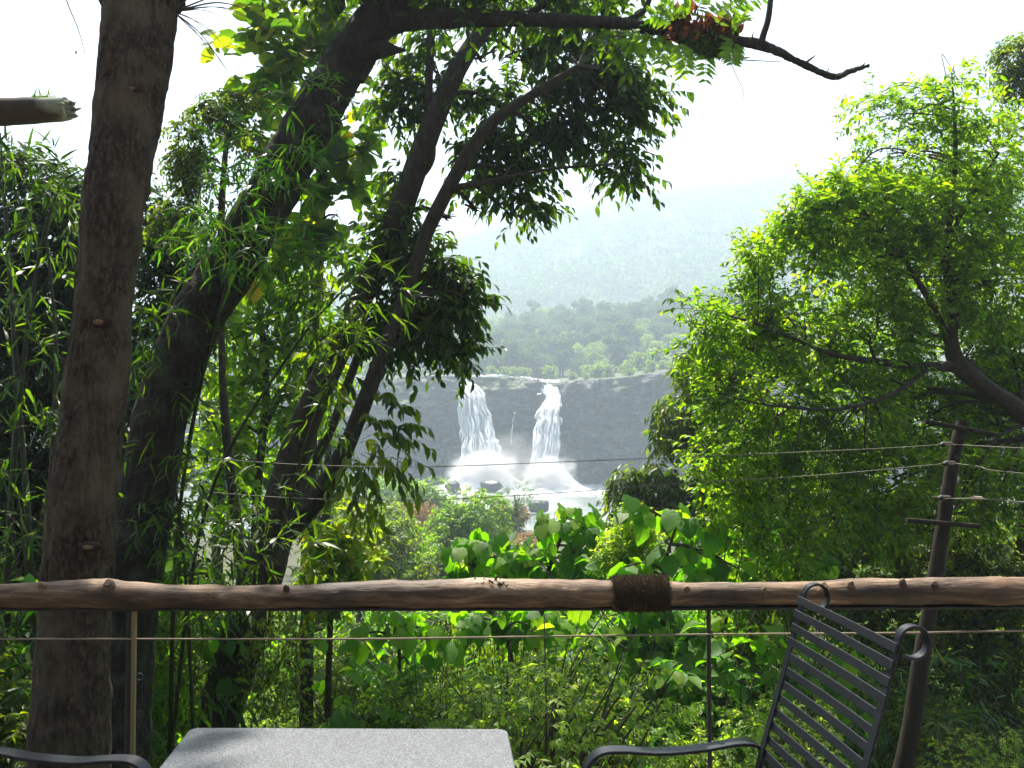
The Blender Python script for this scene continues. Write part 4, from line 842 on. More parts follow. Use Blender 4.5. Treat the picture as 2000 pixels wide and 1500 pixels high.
heart_plant('row of large leaves hanging just below the log rail', [(760, 1215, 50, 30), (820, 1225, 50, 36), (900, 1215, 50, 30), (960, 1225, 60, 34), (1030, 1220, 50, 36), (1120, 1220, 50, 44), (1160, 1240, 40, 30), (1260, 1260, 60, 40), (1310, 1290, 50, 40), (1230, 1310, 40, 34), (1100, 1290, 50, 40), (700, 1240, 40, 30), (860, 1260, 50, 30), (800, 1300, 50, 36)], 7.4,
            [[(1000, 1480, 7.6, 14), (1000, 1300, 7.5, 10), (980, 1220, 7.4, 6)], [(1260, 1480, 7.6, 12), (1260, 1300, 7.4, 8)], [(780, 1480, 7.6, 10), (780, 1250, 7.4, 6)]], 3, leaf=.18, cov=1.8)
heart_plant('pale broad leaves low behind the table edge', [(705, 1400, 40, 24), (740, 1385, 30, 20), (770, 1405, 34, 18), (660, 1395, 24, 24)], 6.5, [[(720, 1540, 6.6, 8), (715, 1420, 6.5, 5)]], 4, leaf=.17, cov=1.8)
tree('flowering_vine', 'feathery yellow-green vine tangle over the rope-wrapped part of the rail', 'vine', [[(1240, 1400, 8, 10), (1235, 1180, 8, 8), (1235, 1030, 8, 4)]],
     masses=[(1240, 1020, 40, 34), (1220, 1060, 44, 34), (1260, 1070, 36, 40), (1195, 1095, 34, 26), (1240, 1110, 50, 24)], Y=8, leafm='leaf_vine', kind='lance', leaf=.05, wr=.4, m=9, cov=1.7, L=.16, seed=250, r0=.008, gap=.3, twr=.0018)

# ---------------------------------------------------------------- undergrowth shrubs (individuals, shared meshes)
def shrub_proto(name, label, cat, leafm, kind, leaf, wr, n, m, r, h, seed, droop=.3, ldroop=.4, group=None, spread=.85, nb=9):
    loc = np.array([0., 60., -30.]); t = thing(name, label, cat, loc, group); mb = MB(); mc = MB()
    for i in range(nb):
        a = i * 2.4 + rng.uniform(-.3, .3); rr = r * rng.uniform(.15, .75); c = loc + [math.cos(a) * rr, math.sin(a) * rr, h * rng.uniform(.3, .85)]
        tube(mb, [loc - [0, 0, .6], loc * .5 + c * .5 + rng.normal(0, .06, 3), c], [.03, .02, .008], 5, 4, cap=False)
        for _ in range(5):
            e = c + norm(rng.normal(0, 1, 3) + UP * .5) * r * rng.uniform(.5, .8); a0 = loc * .6 + c * .4; tube(mb, [a0, (a0 + e) / 2 + rng.normal(0, .08, 3), e], [.012, .008, .003], 4, 4, cap=False)
        k = n // nb; u = norm(rng.normal(0, 1, (k, 3))); q = c + u * (rng.uniform(.25, 1, (k, 1)) ** .5) * np.array([r * .42, r * .42, h * .26])
        twigs(mc, q, norm(u + UP * .4 + rng.normal(0, .4, u.shape)), leaf * 2.4, m, leaf, kind, droop, spread, ldroop, rad=.003, wr=wr)
    mb.build('stem', M['twig'], t); mc.build('foliage', [M[leafm], M['twig']], t); return t
kinds = [('small_shrub', 'bright small-leaved shrub in the undergrowth below the rail', 'leaf_bright', 'ovate', .055, .45, 1500, 7, 1.0, 1.7),
         ('dark_shrub', 'dark glossy shrub in the undergrowth below the rail', 'leaf_mid', 'ovate', .075, .42, 1000, 7, 1.0, 1.9),
         ('broadleaf_shrub', 'broad-leaved green shrub in the undergrowth below the rail', 'leaf_heart', 'ovate', .14, .62, 320, 6, 1.0, 1.6),
         ('yellow_green_shrub', 'yellow-green leafy shrub in the undergrowth below the rail', 'leaf_vine', 'lance', .055, .42, 1000, 8, .9, 1.5),
         ('narrow_leaf_shrub', 'narrow-leaved shrub in the undergrowth below the rail', 'leaf_bamboo', 'blade', .17, .14, 330, 7, 1.0, 1.8)]
pro = [shrub_proto(k[0], k[1], 'shrub', k[2], k[3], k[4], k[5], k[6], k[7], k[8], k[9], 300 + i, group=k[0].replace('_', ' ') + 's of the undergrowth') for i, k in enumerate(kinds)]
placed = set()
def put(k, x, Y, s, z=None):
    zz = float(tz(np.array(x), np.array(Y))) if z is None else z
    if k not in placed:
        pro[k].location = (x, Y, zz); pro[k].scale = (s,) * 3; pro[k].rotation_euler = (0, 0, rng.uniform(0, 6)); placed.add(k)
    else: dup(pro[k], (x, Y, zz), rng.uniform(0, 6.28), s)
Yr = 5.6; row = 0
while Yr < 62:
    stepx = np.interp(Yr, [5, 20, 60], [1.0, 1.5, 3.4]); hw = .68 * Yr
    x = -hw + (row % 2) * stepx * .5
    while x < hw:
        xx = x + rng.uniform(-.3, .3) * stepx; yy = Yr + rng.uniform(-.3, .3) * stepx; px = 1000 + xx / yy * F
        zg = float(tz(np.array(xx), np.array(yy)))
        ceil_py = np.interp(px, [-200, 400, 600, 680, 860, 900, 1180, 1240, 1400, 2200], [980, 1080, 1110, 1135, 1135, 1140, 1135, 1060, 1000, 950])
        ztop = 1.5 + (810 - ceil_py) / F * yy
        hmax = ztop - zg
        if (320 < px < 680 and yy < 12) or (220 < px < 800 and yy < 8.5): x += stepx; continue
        if rng.random() < .22: x += stepx; continue
        s = rng.choice([.6, .85, 1.1, 1.5], p=[.25, .35, .25, .15]) * rng.uniform(.85, 1.2) * np.interp(yy, [5, 20, 60], [.85, 1.25, 2.2])
        s = min(s, hmax / 1.9)
        if s > .35:
            pr = np.array([.34, .2, .14, .2, .12]) if px > 600 else np.array([.3, .15, .1, .35, .1]); pr = pr / pr.sum()
            put(int(rng.choice(5, p=pr)), xx, yy, s)
        x += stepx
    Yr += stepx * .95; row += 1
# ground cover
mb = MB(); n = 60000; yy = 3.3 + 42 * rng.random(n) ** 1.6; xx = rng.uniform(-.75, .75, n) * yy
zz = tz(xx, yy); leaves(mb, np.stack([xx, yy, zz], -1), norm(rng.normal(0, .45, (n, 3)) + UP), rng.normal(0, 1, (n, 3)), rng.uniform(.12, .4, n) * np.interp(yy, [3, 40], [.8, 1.6]), rng.uniform(.03, .09, n) * np.interp(yy, [3, 40], [.8, 2]), 'lance')
tag(mb.build('ground_cover', M['leaf_bright']), 'low grass and weeds covering the slope below the deck', 'ground cover', kind='stuff')

# vines hanging under the rail on the left
def hanging(label, pxs, py0, py1, Y, leafm, seed, leaf=.05):
    root = thing('hanging_vine', label, 'vine', P(np.mean(pxs), py0, Y)); mb = MB(); mc = MB()
    B = []
    for px in pxs:
        a = P(px, py0 + rng.uniform(-30, 30), Y + rng.uniform(-.4, .4)); L = (py1 - py0) / F * Y * rng.uniform(.6, 1.0)
        p, _ = tube(mb, [a, a + [rng.normal(0, .03), 0, -L * .5], a + [rng.normal(0, .06), 0, -L]], [.004, .003, .002], 4, 10, wob=.12, seed=int(px)); B.append(p[::2])
    B = np.concatenate(B); B = np.repeat(B, 3, 0) + rng.normal(0, .02, (len(B) * 3, 3))
    twigs(mc, B, norm(rng.normal(0, 1, B.shape) - UP * .4), .1, 4, leaf, 'ovate', .5, .8, .6, rad=.0015, wr=.5)
    mb.build('stem', M['twig'], root); mc.build('foliage', [M[leafm], M['twig']], root)
hanging('tangle of thin hanging vines between the rail post and the dark leaning trunk', list(np.arange(215, 400, 12)), 1170, 1480, 6.8, 'leaf_mid', 1)
hanging('hanging vines between the dark forked trunk and the teak stem', list(np.arange(490, 590, 11)), 1180, 1420, 7.5, 'leaf_mid', 2)
hanging('dark brown vine curtain below the big leaves at centre', list(np.arange(860, 1100, 12)), 1230, 1440, 7.8, 'leaf_mid', 3)
hanging('dark vines trailing from the trees beside the chair back', list(np.arange(1380, 1560, 14)), 1170, 1400, 8.0, 'leaf_dark', 4, leaf=.07)
# ================================================================ deck furniture and rail
logm, nt, out = new_mat('peeled_log'); N = nt.nodes.new; K = nt.links.new
tc = N('ShaderNodeTexCoord'); mp = N('ShaderNodeMapping'); mp.inputs['Scale'].default_value = (.55, 4, 4); K(tc.outputs['Object'], mp.inputs[0])
n = N('ShaderNodeTexNoise'); n.inputs['Scale'].default_value = 9; n.inputs['Detail'].default_value = 9; n.inputs['Roughness'].default_value = .7; n.inputs['Distortion'].default_value = .6; K(mp.outputs[0], n.inputs[0])
r = ramp(nt, [(.014, .008, .004), (.075, .042, .020), (.19, .122, .065), (.44, .36, .26)], [.3, .45, .58, .72]); K(n.outputs[0], r.inputs[0])
n2 = N('ShaderNodeTexNoise'); n2.inputs['Scale'].default_value = 2.4; n2.inputs['Detail'].default_value = 4; K(tc.outputs['Object'], n2.inputs[0])
r2 = ramp(nt, [(.3, .27, .24), (1.25, 1.15, 1.05)], [.4, .58]); K(n2.outputs[0], r2.inputs[0])
mx = N('ShaderNodeMix'); mx.data_type = 'RGBA'; mx.blend_type = 'MULTIPLY'; mx.inputs[0].default_value = 1; K(r.outputs[0], mx.inputs[6]); K(r2.outputs[0], mx.inputs[7])
b = N('ShaderNodeBump'); b.inputs['Distance'].default_value = .006; b.inputs['Strength'].default_value = .9; K(n.outputs[0], b.inputs['Height'])
p = N('ShaderNodeBsdfPrincipled'); p.inputs['Roughness'].default_value = .62; K(mx.outputs[2], p.inputs['Base Color']); K(b.outputs[0], p.inputs['Normal']); K(p.outputs[0], out.inputs[0])
M['metal'] = solid_mat('dark_metal', [(.006, .008, .011), (.02, .023, .03)], 12, rough=.42, bump=.15, bdist=.002, metal=.3, spec=.5)
M['rust'] = solid_mat('painted_steel', [(.02, .02, .018), (.05, .045, .035)], 14, rough=.6, bump=.2, bdist=.002)
M['bamboo_strip'] = solid_mat('pale_wood_strip', [(.16, .12, .05), (.34, .27, .13)], 20, (1, 1, .15), .6, .2, .002)
M['rope'] = solid_mat('rope_fibre', [(.18, .14, .09), (.4, .33, .23)], 60, rough=.95, bump=.5, bdist=.002)
M['coir'] = solid_mat('coir_rope', [(.03, .02, .011), (.10, .068, .036), (.22, .155, .09)], 40, rough=.95, bump=.6, bdist=.003)
RY = 2.5
fence = thing('log_railing', 'rustic peeled log railing on thin steel posts along the deck edge', 'railing', (0, RY, 0))
def lw(px, py, w): return P(px, py, RY), w / 2 / F * RY
L_ = [(-700, 1166, 50), (-300, 1166, 50), (0, 1163, 46), (80, 1162, 50), (190, 1160, 54), (225, 1161, 56), (300, 1165, 48), (400, 1165, 46), (560, 1165, 44), (700, 1162, 50), (850, 1160, 54), (1000, 1159, 55), (1150, 1159, 53), (1300, 1160, 46), (1450, 1160, 44), (1600, 1159, 46), (1680, 1157, 50), (1800, 1155, 52), (1900, 1154, 54), (2050, 1154, 54), (2400, 1154, 52), (2700, 1154, 50)]
pts = [lw(*a)[0] for a in L_]; rd = [lw(*a)[1] for a in L_]
mb = MB(); pp, rr = tube(mb, pts, rd, 56, 34, 0, bump=.0075, freq=11, seed=5)
def stub(px, py, s, up=1, lean=0):
    c = P(px, py, RY - .02); tube(mb, [c - [lean * .02, 0, .015], c + [0, -.008, .004 * s * up], c + [lean * .01, -.016, .010 * s * up]], [.022 * s, .014 * s, .008 * s], 12, 4, 0, bump=.004, freq=40)
for q in [(1606, 1146, 1.0), (1340, 1152, .8), (1490, 1155, .8), (1822, 1144, .9), (84, 1145, .8), (215, 1143, 1.2), (1760, 1137, .7), (560, 1148, .6), (1660, 1140, .6)]: stub(*q)
mb.build('log', logm, fence)
# loose bark patch on the log
mb = MB(); nb_ = 260; a = rng.random(nb_); bp = np.array([P(930 + 55 * s, 1139 + abs(rng.normal(0, 6)), RY - .012 + rng.normal(0, .008)) for s in a])
leaves(mb, bp, norm(rng.normal(0, 1, (nb_, 3)) * [1.4, .5, .35] + UP * .1), rng.normal(0, 1, (nb_, 3)), rng.uniform(.012, .03, nb_), rng.uniform(.004, .012, nb_), 'clump')
mb.build('bark_flake', M['coir'], fence)
# flat steel bar under the log
mb = MB(); bar(mb, [P(-700, 1188, RY), P(1000, 1188, RY) , P(2700, 1180, RY)], .04, .008, (0, 1, 0), 2); mb.build('steel_bar', M['rust'], fence)
zb = P(0, 1188, RY)[2]
for px, two in [(268, True), (1380, False), (-860, True), (2480, False)]:
    x = xw(px, RY); mb = MB(); w = .012 if not two else .022
    bar(mb, [(x - (.008 if two else 0), RY, zb - .004), (x - (.008 if two else 0), RY, .5), (x - (.010 if two else 0), RY, 0)], w, .012, (1, 0, 0), 2); o = mb.build('post', M['rust'], fence)
    if two:
        mb = MB(); bar(mb, [(x + .006, RY - .008, zb - .006), (x + .008, RY - .008, .5), (x + .009, RY - .008, 0)], .014, .01, (1, 0, 0), 2); mb.build('wood_strip', M['bamboo_strip'], fence)
        for py in (1322, 1395, 1470):
            c = P(px + 5, py, RY - .03); mb = MB(); th = np.linspace(0, 2 * math.pi, 15)
            tube(mb, [c + [.010 * math.cos(q), 0, .010 * math.sin(q)] for q in th], [.002] * 15, 6, 1, cap=False); mb.build('eye_ring', M['rust'], fence)
# coir wrap
mb = MB(); turns = 15; th = np.linspace(0, turns * 2 * math.pi, turns * 28); x0, x1 = xw(1194, RY), xw(1302, RY); zc = P(0, 1160, RY)[2]
xx = np.linspace(x0, x1, len(th)); R_ = .041 + .0025 * vnoise(np.stack([th * .6, th * 0, th * 0], -1), 2)
tube(mb, np.stack([xx + .001 * np.sin(th * 3), RY + R_ * np.cos(th), zc + R_ * 1.04 * np.sin(th)], -1), np.full(len(th), .0046), 7, 1, 0)
n = 16000; a = rng.uniform(0, 2 * math.pi, n); xq = rng.uniform(x0, x1, n); rq = .044
B = np.stack([xq, RY + rq * np.cos(a), zc + rq * np.sin(a)], -1); D = norm(np.stack([rng.normal(0, .6, n), np.cos(a), np.sin(a)], -1) + rng.normal(0, .6, (n, 3))); Lh = rng.uniform(.004, .012, n)[:, None] * (1 + .5 * (np.sin(a) > .3))[:, None]
thin_tubes(mb, B, B + D * Lh * .5, B + D * Lh + rng.normal(0, .0015, (n, 3)), .0007, .0003)
o = mb.build('coir_wrap', M['coir'], fence)
mb = MB(); tube(mb, [P(1195, 1180, RY - .04), P(1205, 1192, RY - .045), P(1222, 1194, RY - .04), P(1236, 1186, RY - .04)], [.003, .003, .0025, .001], 6, 6)
mb.build('rope_end', M['coir'], fence)
# the rope line strung below the log
mb = MB(); tube(mb, [P(a, b_, RY - .01) for a, b_ in [(-700, 1250), (0, 1248), (268, 1248), (700, 1248), (1000, 1244), (1380, 1239), (1760, 1236), (2000, 1232), (2700, 1224)]], [.0028] * 9, 8, 12, bump=.0009, freq=120)
mb.build('guard_rope', M['rope'], fence)

# stone table
tm, nt, out = new_mat('granite'); N = nt.nodes.new; K = nt.links.new
tc = N('ShaderNodeTexCoord'); v = N('ShaderNodeTexNoise'); v.inputs['Scale'].default_value = 330; v.inputs['Detail'].default_value = 3; K(tc.outputs['Object'], v.inputs[0])
v2 = N('ShaderNodeTexVoronoi'); v2.inputs['Scale'].default_value = 420; K(tc.outputs['Object'], v2.inputs[0])
r = ramp(nt, [(.026, .045, .066), (.058, .099, .138), (.115, .172, .225)], [.34, .5, .68]); K(v.outputs[0], r.inputs[0])
mx = N('ShaderNodeMix'); mx.data_type = 'RGBA'; mx.blend_type = 'OVERLAY'; mx.inputs[0].default_value = .35; K(r.outputs[0], mx.inputs[6]); K(v2.outputs['Color'], mx.inputs[7])
hs = N('ShaderNodeHueSaturation'); hs.inputs['Saturation'].default_value = .15; K(mx.outputs[2], hs.inputs['Color'])
p = N('ShaderNodeBsdfPrincipled'); p.inputs['Roughness'].default_value = .34; K(hs.outputs[0], p.inputs['Base Color'])
b = N('ShaderNodeBump'); b.inputs['Distance'].default_value = .0006; b.inputs['Strength'].default_value = .6; K(v.outputs[0], b.inputs['Height']); K(b.outputs[0], p.inputs['Normal']); K(p.outputs[0], out.inputs[0])
kz = lambda py: 1.5 - P(0, py, 1.0)[2]      # drop per metre of distance along a picture row
TD = .75 / kz(1422)
fl, frr = P(373, 1421, TD + .005)[:2], P(991, 1424, TD - .003)[:2]
ax = norm(np.array([-.0862, .9963])); nl, nr = fl - ax * .8, frr - ax * .8 + np.array([.0, 0])
tb = thing('stone_table', 'grey speckled granite table at the bottom centre of the deck', 'table', ((fl[0] + frr[0]) / 2, TD - .4, 0))
def rounded(poly, r, k=7):
    out_ = []; n = len(poly)
    for i in range(n):
        a, b, c = poly[i - 1], poly[i], poly[(i + 1) % n]; u = norm(a - b); w = norm(c - b)
        for t in np.linspace(0, 1, k): out_.append((1 - t) ** 2 * (b + u * r) + 2 * t * (1 - t) * b + t * t * (b + w * r))
    return np.array(out_)
poly = rounded([nl, nr, frr, fl], .022); cen = poly.mean(0); mb = MB(); ring = []
for z, ins in [(.712, .004), (.716, 0), (.744, 0), (.748, .0012), (.75, .005)]:
    q = poly + norm(cen - poly) * ins; ring.append(np.column_stack([q, np.full(len(q), z)]))
k = len(poly); i = np.arange(4)[:, None]; j = np.arange(k)[None]
mb.add(np.concatenate(ring), np.stack([i * k + j, i * k + (j + 1) % k, (i + 1) * k + (j + 1) % k, (i + 1) * k + j], -1).reshape(-1, 4))
mb.add(ring[-1], np.arange(k)[None]); mb.add(ring[0], np.arange(k)[::-1][None]); mb.build('tabletop', tm, tb, smooth=False)
for cx_, cy_ in [(nl + (.07, .07)), (nr + (-.07, .07)), (fl + (.09, -.08)), (frr + (-.09, -.08))]:
    mb = MB(); bar(mb, [(cx_, cy_, .711), (cx_, cy_, .35), (cx_, cy_, 0)], .05, .05, (1, 0, 0), 2); mb.build('leg', M['metal'], tb)
mb = MB(); bar(mb, [(*(nl + (.07, .07)), .69), (*(fl + (.09, -.08)), .69)], .03, .03, (1, 0, 0), 2); bar(mb, [(*(nr + (-.07, .07)), .69), (*(frr + (-.09, -.08)), .69)], .03, .03, (1, 0, 0), 2); mb.build('frame', M['metal'], tb)

# slatted metal armchairs. local frame: +a = width axis (far-ward), back leans towards +f
def chair(label, far, near, sgn, name='metal_armchair'):
    """far/near: ground points of the two back stiles at the top; sgn = +1 when the back leans towards +x"""
    far = np.array(far); near = np.array(near); W = near - far; wl = np.linalg.norm(W); w = W / wl
    f = np.array([-w[1], w[0]]); f = f if f[0] * sgn > 0 else -f       # direction of lean
    root = thing(name, label, 'chair', (*((far + near) / 2 - f * .35), 0), 'metal armchairs at the stone table')
    w3 = np.array([*w, 0]); f3 = np.array([*f, 0])
    def at(s, fwd, z): return np.array([*far, 0]) + w3 * (s * wl) + f3 * fwd + np.array([0, 0, z])
    for s in (0, 1):
        sp = [at(s, -.16, .42), at(s, -.13, .55), at(s, -.055, .8), at(s, .0, .985)]
        cx_, cz_ = .038, .992; curl = [at(s, cx_ - .035 * math.cos(a), cz_ + .035 * math.sin(a) + .005) for a in np.linspace(.3, 5.2, 11)]
        mb = MB(); bar(mb, sp + curl, .024, .006, w3, 8); mb.build('stile', M['metal'], root, smooth=False)
    S0 = 1.0
    for i in range(14):
        z = S0 - .0372 * i; u = (1.0 - z) ; fw = -.279 * u * .98 + .006 * math.sin(min(u, .5) * 6.28) - .008
        if z < .47: break
        mb = MB(); tl = norm(f3 * .27 + UP)
        bar(mb, [at(-.03, fw, z - .012), at(.5, fw + .004, z - .012), at(1.03, fw, z - .012)], .021, .0045, tl, 3); mb.build('slat', M['metal'], root, smooth=False)
    for i in range(10):
        fw = -.20 - .042 * i; mb = MB(); bar(mb, [at(-.02, fw, .43 + .02 * (i / 9) ** 3), at(.5, fw, .424 + .02 * (i / 9) ** 3), at(1.02, fw, .43 + .02 * (i / 9) ** 3)], .028, .006, f3, 3); mb.build('seat_slat', M['metal'], root, smooth=False)
    for s in (-.06, 1.06):
        mb = MB()
        bar(mb, [at(s, -.10, .44), at(s, -.098, .50), at(s, -.105, .565), at(s, -.135, .594), at(s, -.19, .598), at(s, -.28, .587), at(s, -.40, .583), at(s, -.50, .592), at(s, -.56, .590), at(s, -.595, .565), at(s, -.612, .52), at(s, -.61, .44), at(s, -.59, .2), at(s, -.61, 0)], .042, .009, w3, 6)
        mb.build('arm', M['metal'], root, smooth=False)
        mb = MB(); bar(mb, [at(s, -.10, .44), at(s, -.08, .25), at(s, -.02, 0)], .036, .009, w3, 4); mb.build('leg', M['metal'], root, smooth=False)
        mb = MB(); bar(mb, [at(s, -.10, .42), at(s, -.35, .415), at(s, -.61, .42)], .036, .009, UP, 3); mb.build('seat_rail', M['metal'], root, smooth=False)
    return root
d1, d2 = .5 / kz(1164), .5 / kz(1252)
chair('dark slatted metal chair right of the table, its back towards the right', (xw(1562, d1), d1), (xw(1742, d2), d2), 1)
chair('dark metal chair cut off at the left edge, only its curved arm showing', (-1.555, 2.22), (-1.60, 1.77), -1)

# lichened roof pole end, upper left
rp = thing('roof_pole', 'sawn mossy log end jutting in from the left near the top', 'pole', (-1.95, 2.05, 0))
M['lichen'] = solid_mat('lichen_bark', [(.02, .017, .013), (.06, .05, .035), (.10, .085, .06)], 8, rough=.9, bump=.8, bdist=.006, patch=((.26, .28, .2), 9, .5, .62))
mb = MB(); PY = 2.1
tube(mb, [P(-620, 222, PY), P(-300, 220, PY), P(-40, 219, PY), P(50, 217, PY), P(110, 214, PY), P(132, 212, PY)], [.037, .036, .0365, .0345, .031, .029], 28, 8, bump=.004, freq=14, seed=8)
for a in range(46):
    th = rng.uniform(0, 6.28); c = P(136, 212, PY) + np.array([rng.uniform(-.012, .004), .028 * math.cos(th) * rng.uniform(.3, 1), .027 * math.sin(th) * rng.uniform(.3, 1)])
    tube(mb, [c - [.012, 0, 0], c, c + [rng.uniform(.004, .014), rng.normal(0, .003), rng.normal(0, .003)]], [.006, .004, .001], 5, 2)
mb.build('log', M['lichen'], rp)
mb = MB(); n = 16; bp = np.array([P(rng.uniform(60, 115), 190, PY) for _ in range(n)])
leaves(mb, bp, norm(rng.normal(0, .5, (n, 3)) + [-.6, 0, .4]), rng.normal(0, 1, (n, 3)), rng.uniform(.012, .035, n), .005, 'lance'); mb.build('sprout', M['leaf_dark'], rp)
mb = MB(); tube(mb, [(xw(-560, PY), PY, P(0, 222, PY)[2] + .3), (xw(-560, PY), PY, 1.2), (xw(-560, PY), PY, 0)], [.055, .055, .06], 16, 6, bump=.006); mb.build('upright', M['lichen'], rp)

# unseen hall added behind the camera to block skylight and shade the deck
M['shade_wall'] = solid_mat('shade_wall', [(.10, .075, .05), (.16, .12, .08)], 3, rough=.9)
M['shade_roof'] = solid_mat('shade_roof', [(.06, .045, .025), (.13, .10, .06)], 20, (1, .2, 1), .95)
hall = thing('shade_hall', 'unseen hall added behind the deck to shade it', 'building', (0, -4, 0))
def box(mb, a, b):
    x0, y0, z0 = a; x1, y1, z1 = b
    mb.add([[x0, y0, z0], [x1, y0, z0], [x1, y1, z0], [x0, y1, z0], [x0, y0, z1], [x1, y0, z1], [x1, y1, z1], [x0, y1, z1]], [[3, 2, 1, 0], [4, 5, 6, 7], [0, 1, 5, 4], [1, 2, 6, 5], [2, 3, 7, 6], [3, 0, 4, 7]])
mb = MB(); box(mb, (-9, -4.2, -.3), (9, -4, 4.2)); mb.build('wall', M['shade_wall'], hall, smooth=False)
mb = MB(); mb.add([[-10, -.6, 3.1], [10, -.6, 3.1], [10, -9, 8], [-10, -9, 8], [-10, -.6, 3.35], [10, -.6, 3.35], [10, -9, 8.3], [-10, -9, 8.3]], [[3, 2, 1, 0], [4, 5, 6, 7], [0, 1, 5, 4], [1, 2, 6, 5], [2, 3, 7, 6], [3, 0, 4, 7]]); mb.build('roof', M['shade_roof'], hall, smooth=False)
for xx_ in (-8, -3, 3, 8):
    mb = MB(); tube(mb, [(xx_, -.9, 3.2), (xx_, -.9, 1.5), (xx_, -.9, 0)], [.08, .08, .09], 12, 3); mb.build('pillar', M['lichen'], hall)

# wooden utility post with crossbars and wires
M['old_wood'] = solid_mat('weathered_post', [(.008, .006, .004), (.022, .014, .009), (.055, .038, .024)], 10, (3, 3, .6), .9, .7, .012)
post = thing('wooden_post', 'weathered leaning wooden post with crossbars carrying wires, at right', 'post', P(1742, 1560, 5.6))
mb = MB(); p, r = path([(1690, 1760, 5.6, 38), (1768, 1480, 5.6, 34), (1800, 1280, 5.6, 31), (1826, 1130, 5.6, 28), (1846, 1000, 5.6, 26), (1862, 900, 5.6, 24), (1880, 824, 5.6, 23)])
tube(mb, p, r, 18, 10, bump=.008, freq=5, seed=3, wob=.02); mb.build('pole', M['old_wood'], post)
for a, b_ in (((1806, 823, 5.5), (1952, 851, 5.55)), ((1770, 1016, 5.5), (1912, 1028, 5.55))):
    mb = MB(); bar(mb, [P(*a), P(*b_)], .03, .03, UP, 4, bev=.1); mb.build('crossbar', M['old_wood'], post)
for a in ((1846, 868), (1852, 905), (1842, 972), (1905, 974)):
    c = P(*a, 5.5); mb = MB(); tube(mb, [c + [-.035, 0, -.006], c + [-.012, 0, 0], c + [.015, 0, .004], c + [.04, 0, 0]], [.010, .019, .013, .016], 12, 4); mb.build('insulator', M['rust'] if a[0] != 1905 else M['glaze'] if 'glaze' in M else M['rope'], post)
    mb = MB(); th = np.linspace(0, 22, 60); q = c + np.stack([.03 * np.cos(th) + .001 * th, .02 * np.sin(th), .01 * np.sin(th * .7)], -1); tube(mb, q, [.0018] * 60, 5, 1); mb.build('wire_knot', M['rope'], post)
M['wire'] = solid_mat('old_wire', [(.10, .09, .06), (.22, .19, .13)], 40, rough=.6, bump=0)
def wire(label, pts, r=.0028):
    mb = MB(); pp = [P(*a) for a in pts]; tube(mb, pp, [r] * len(pp), 6, 10); o = mb.build('wire', M['wire'], origin=pp[0]); return tag(o, label, 'wire', 'wires strung from the wooden post')
wire('topmost thin wire running left from the post across the waterfall', [(1846, 868, 5.5), (1700, 877, 5.6), (1400, 890, 5.8), (1100, 902, 6.0), (900, 910, 6.15), (760, 912, 6.3), (560, 906, 6.4), (345, 890, 6.1)])
wire('second thin wire running left from the post across the river', [(1852, 905, 5.5), (1600, 928, 5.7), (1350, 943, 5.9), (1100, 962, 6.1), (900, 974, 6.3), (760, 978, 6.4), (560, 972, 6.5), (330, 955, 6.15)])
wire('upper wire running right from the post out of the picture', [(1860, 868, 5.5), (1930, 872, 5.3), (2010, 876, 5.1), (2300, 890, 4.6)])
wire('middle wire pair running right from the post, slightly sagging', [(1866, 905, 5.5), (1915, 912, 5.35), (1960, 921, 5.2), (2300, 950, 4.6)])
wire('lowest thick wire running right past the white insulator', [(1820, 970, 5.5), (1860, 974, 5.5), (1905, 974, 5.4), (2010, 982, 5.2), (2300, 1010, 4.6)], .004)

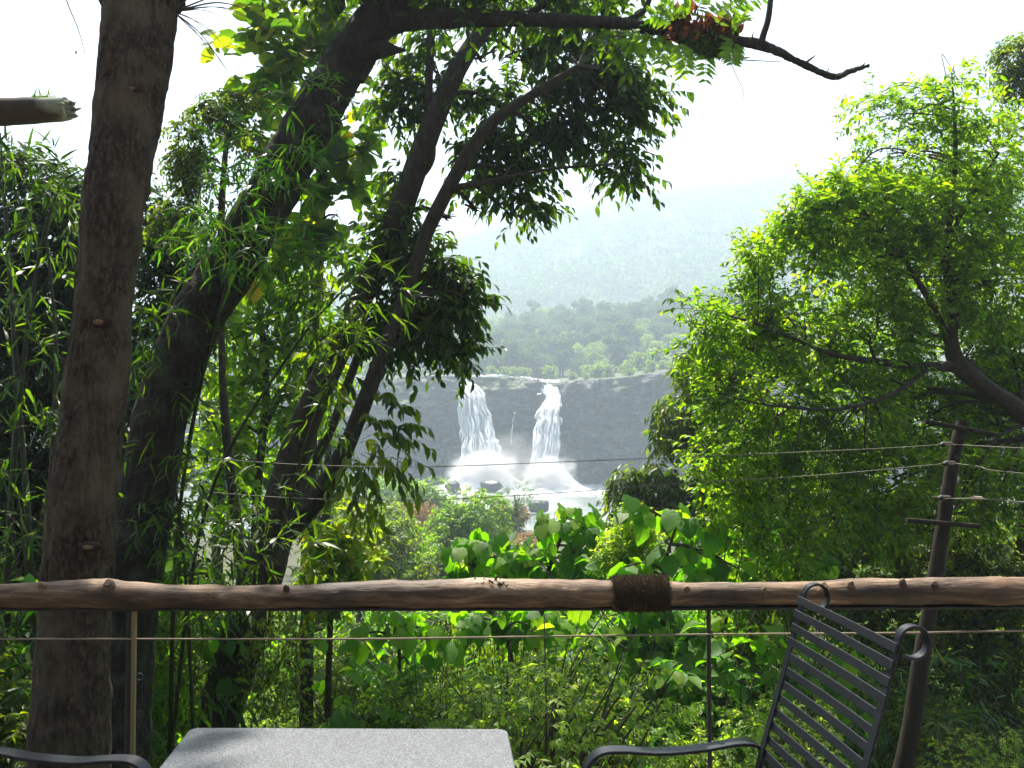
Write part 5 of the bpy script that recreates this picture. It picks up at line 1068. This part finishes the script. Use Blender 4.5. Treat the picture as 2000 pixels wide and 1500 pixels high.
# ================================================================ light, air, camera
AZ, EL = math.radians(-16), math.radians(63)      # azimuth from +Y (negative = left)
sd = bpy.data.lights.new('sun', 'SUN'); sd.energy = 5.0; sd.angle = math.radians(.53); sd.color = (1, .95, .86)
so = bpy.data.objects.new('sun', sd); C.objects.link(so)
import mathutils
dirv = mathutils.Vector((math.sin(AZ) * math.cos(EL), math.cos(AZ) * math.cos(EL), math.sin(EL)))
so.rotation_euler = dirv.to_track_quat('Z', 'Y').to_euler(); so.location = (0, 0, 50)
w = bpy.data.worlds.new('World'); bpy.context.scene.world = w; w.use_nodes = True; nt = w.node_tree
bg = nt.nodes['Background']; sk = nt.nodes.new('ShaderNodeTexSky'); sk.sky_type = 'NISHITA'; sk.sun_disc = False
sk.sun_elevation = EL; sk.sun_rotation = AZ; sk.air_density = 1.0; sk.dust_density = 3.0; sk.ozone_density = 1
nt.links.new(sk.outputs[0], bg.inputs[0]); bg.inputs[1].default_value = .065
# haze box
hm, nt, out = new_mat('haze'); v = nt.nodes.new('ShaderNodeVolumePrincipled'); v.inputs['Density'].default_value = HAZE
v.inputs['Color'].default_value = (.74, .88, 1, 1); v.inputs['Anisotropy'].default_value = .3; nt.links.new(v.outputs[0], out.inputs['Volume'])
mb = MB(); x0, x1, y0, y1, z0, z1 = -830, 930, -70, 880, -50, 250
mb.add([[x0, y0, z0], [x1, y0, z0], [x1, y1, z0], [x0, y1, z0], [x0, y0, z1], [x1, y0, z1], [x1, y1, z1], [x0, y1, z1]], [[3, 2, 1, 0], [4, 5, 6, 7], [0, 1, 5, 4], [1, 2, 6, 5], [2, 3, 7, 6], [3, 0, 4, 7]])
tag(mb.build('haze', hm, smooth=False), 'bright morning haze filling the valley', 'haze', kind='stuff')

cam = bpy.data.cameras.new('camera'); cam.sensor_width = 36; cam.lens = F / 2000 * 36; cam.clip_end = 5000; cam.clip_start = .05
co = bpy.data.objects.new('camera', cam); C.objects.link(co); co.location = EYE; co.rotation_euler = (math.pi / 2 + PITCH, 0, 0)
sc = bpy.context.scene; sc.camera = co
sc.view_settings.view_transform = 'Standard'; sc.view_settings.look = 'None'; sc.view_settings.exposure = EXPO; sc.view_settings.gamma = 1
sc.render.engine = 'CYCLES'
cy = sc.cycles; cy.max_bounces = 7; cy.diffuse_bounces = 3; cy.glossy_bounces = 2; cy.transmission_bounces = 4; cy.volume_bounces = 2; cy.transparent_max_bounces = 8
cy.sample_clamp_indirect = 6; cy.use_adaptive_sampling = True; cy.adaptive_threshold = .02; cy.caustics_reflective = False; cy.caustics_refractive = False
cy.use_denoising = True; cy.denoiser = 'OPENIMAGEDENOISE'
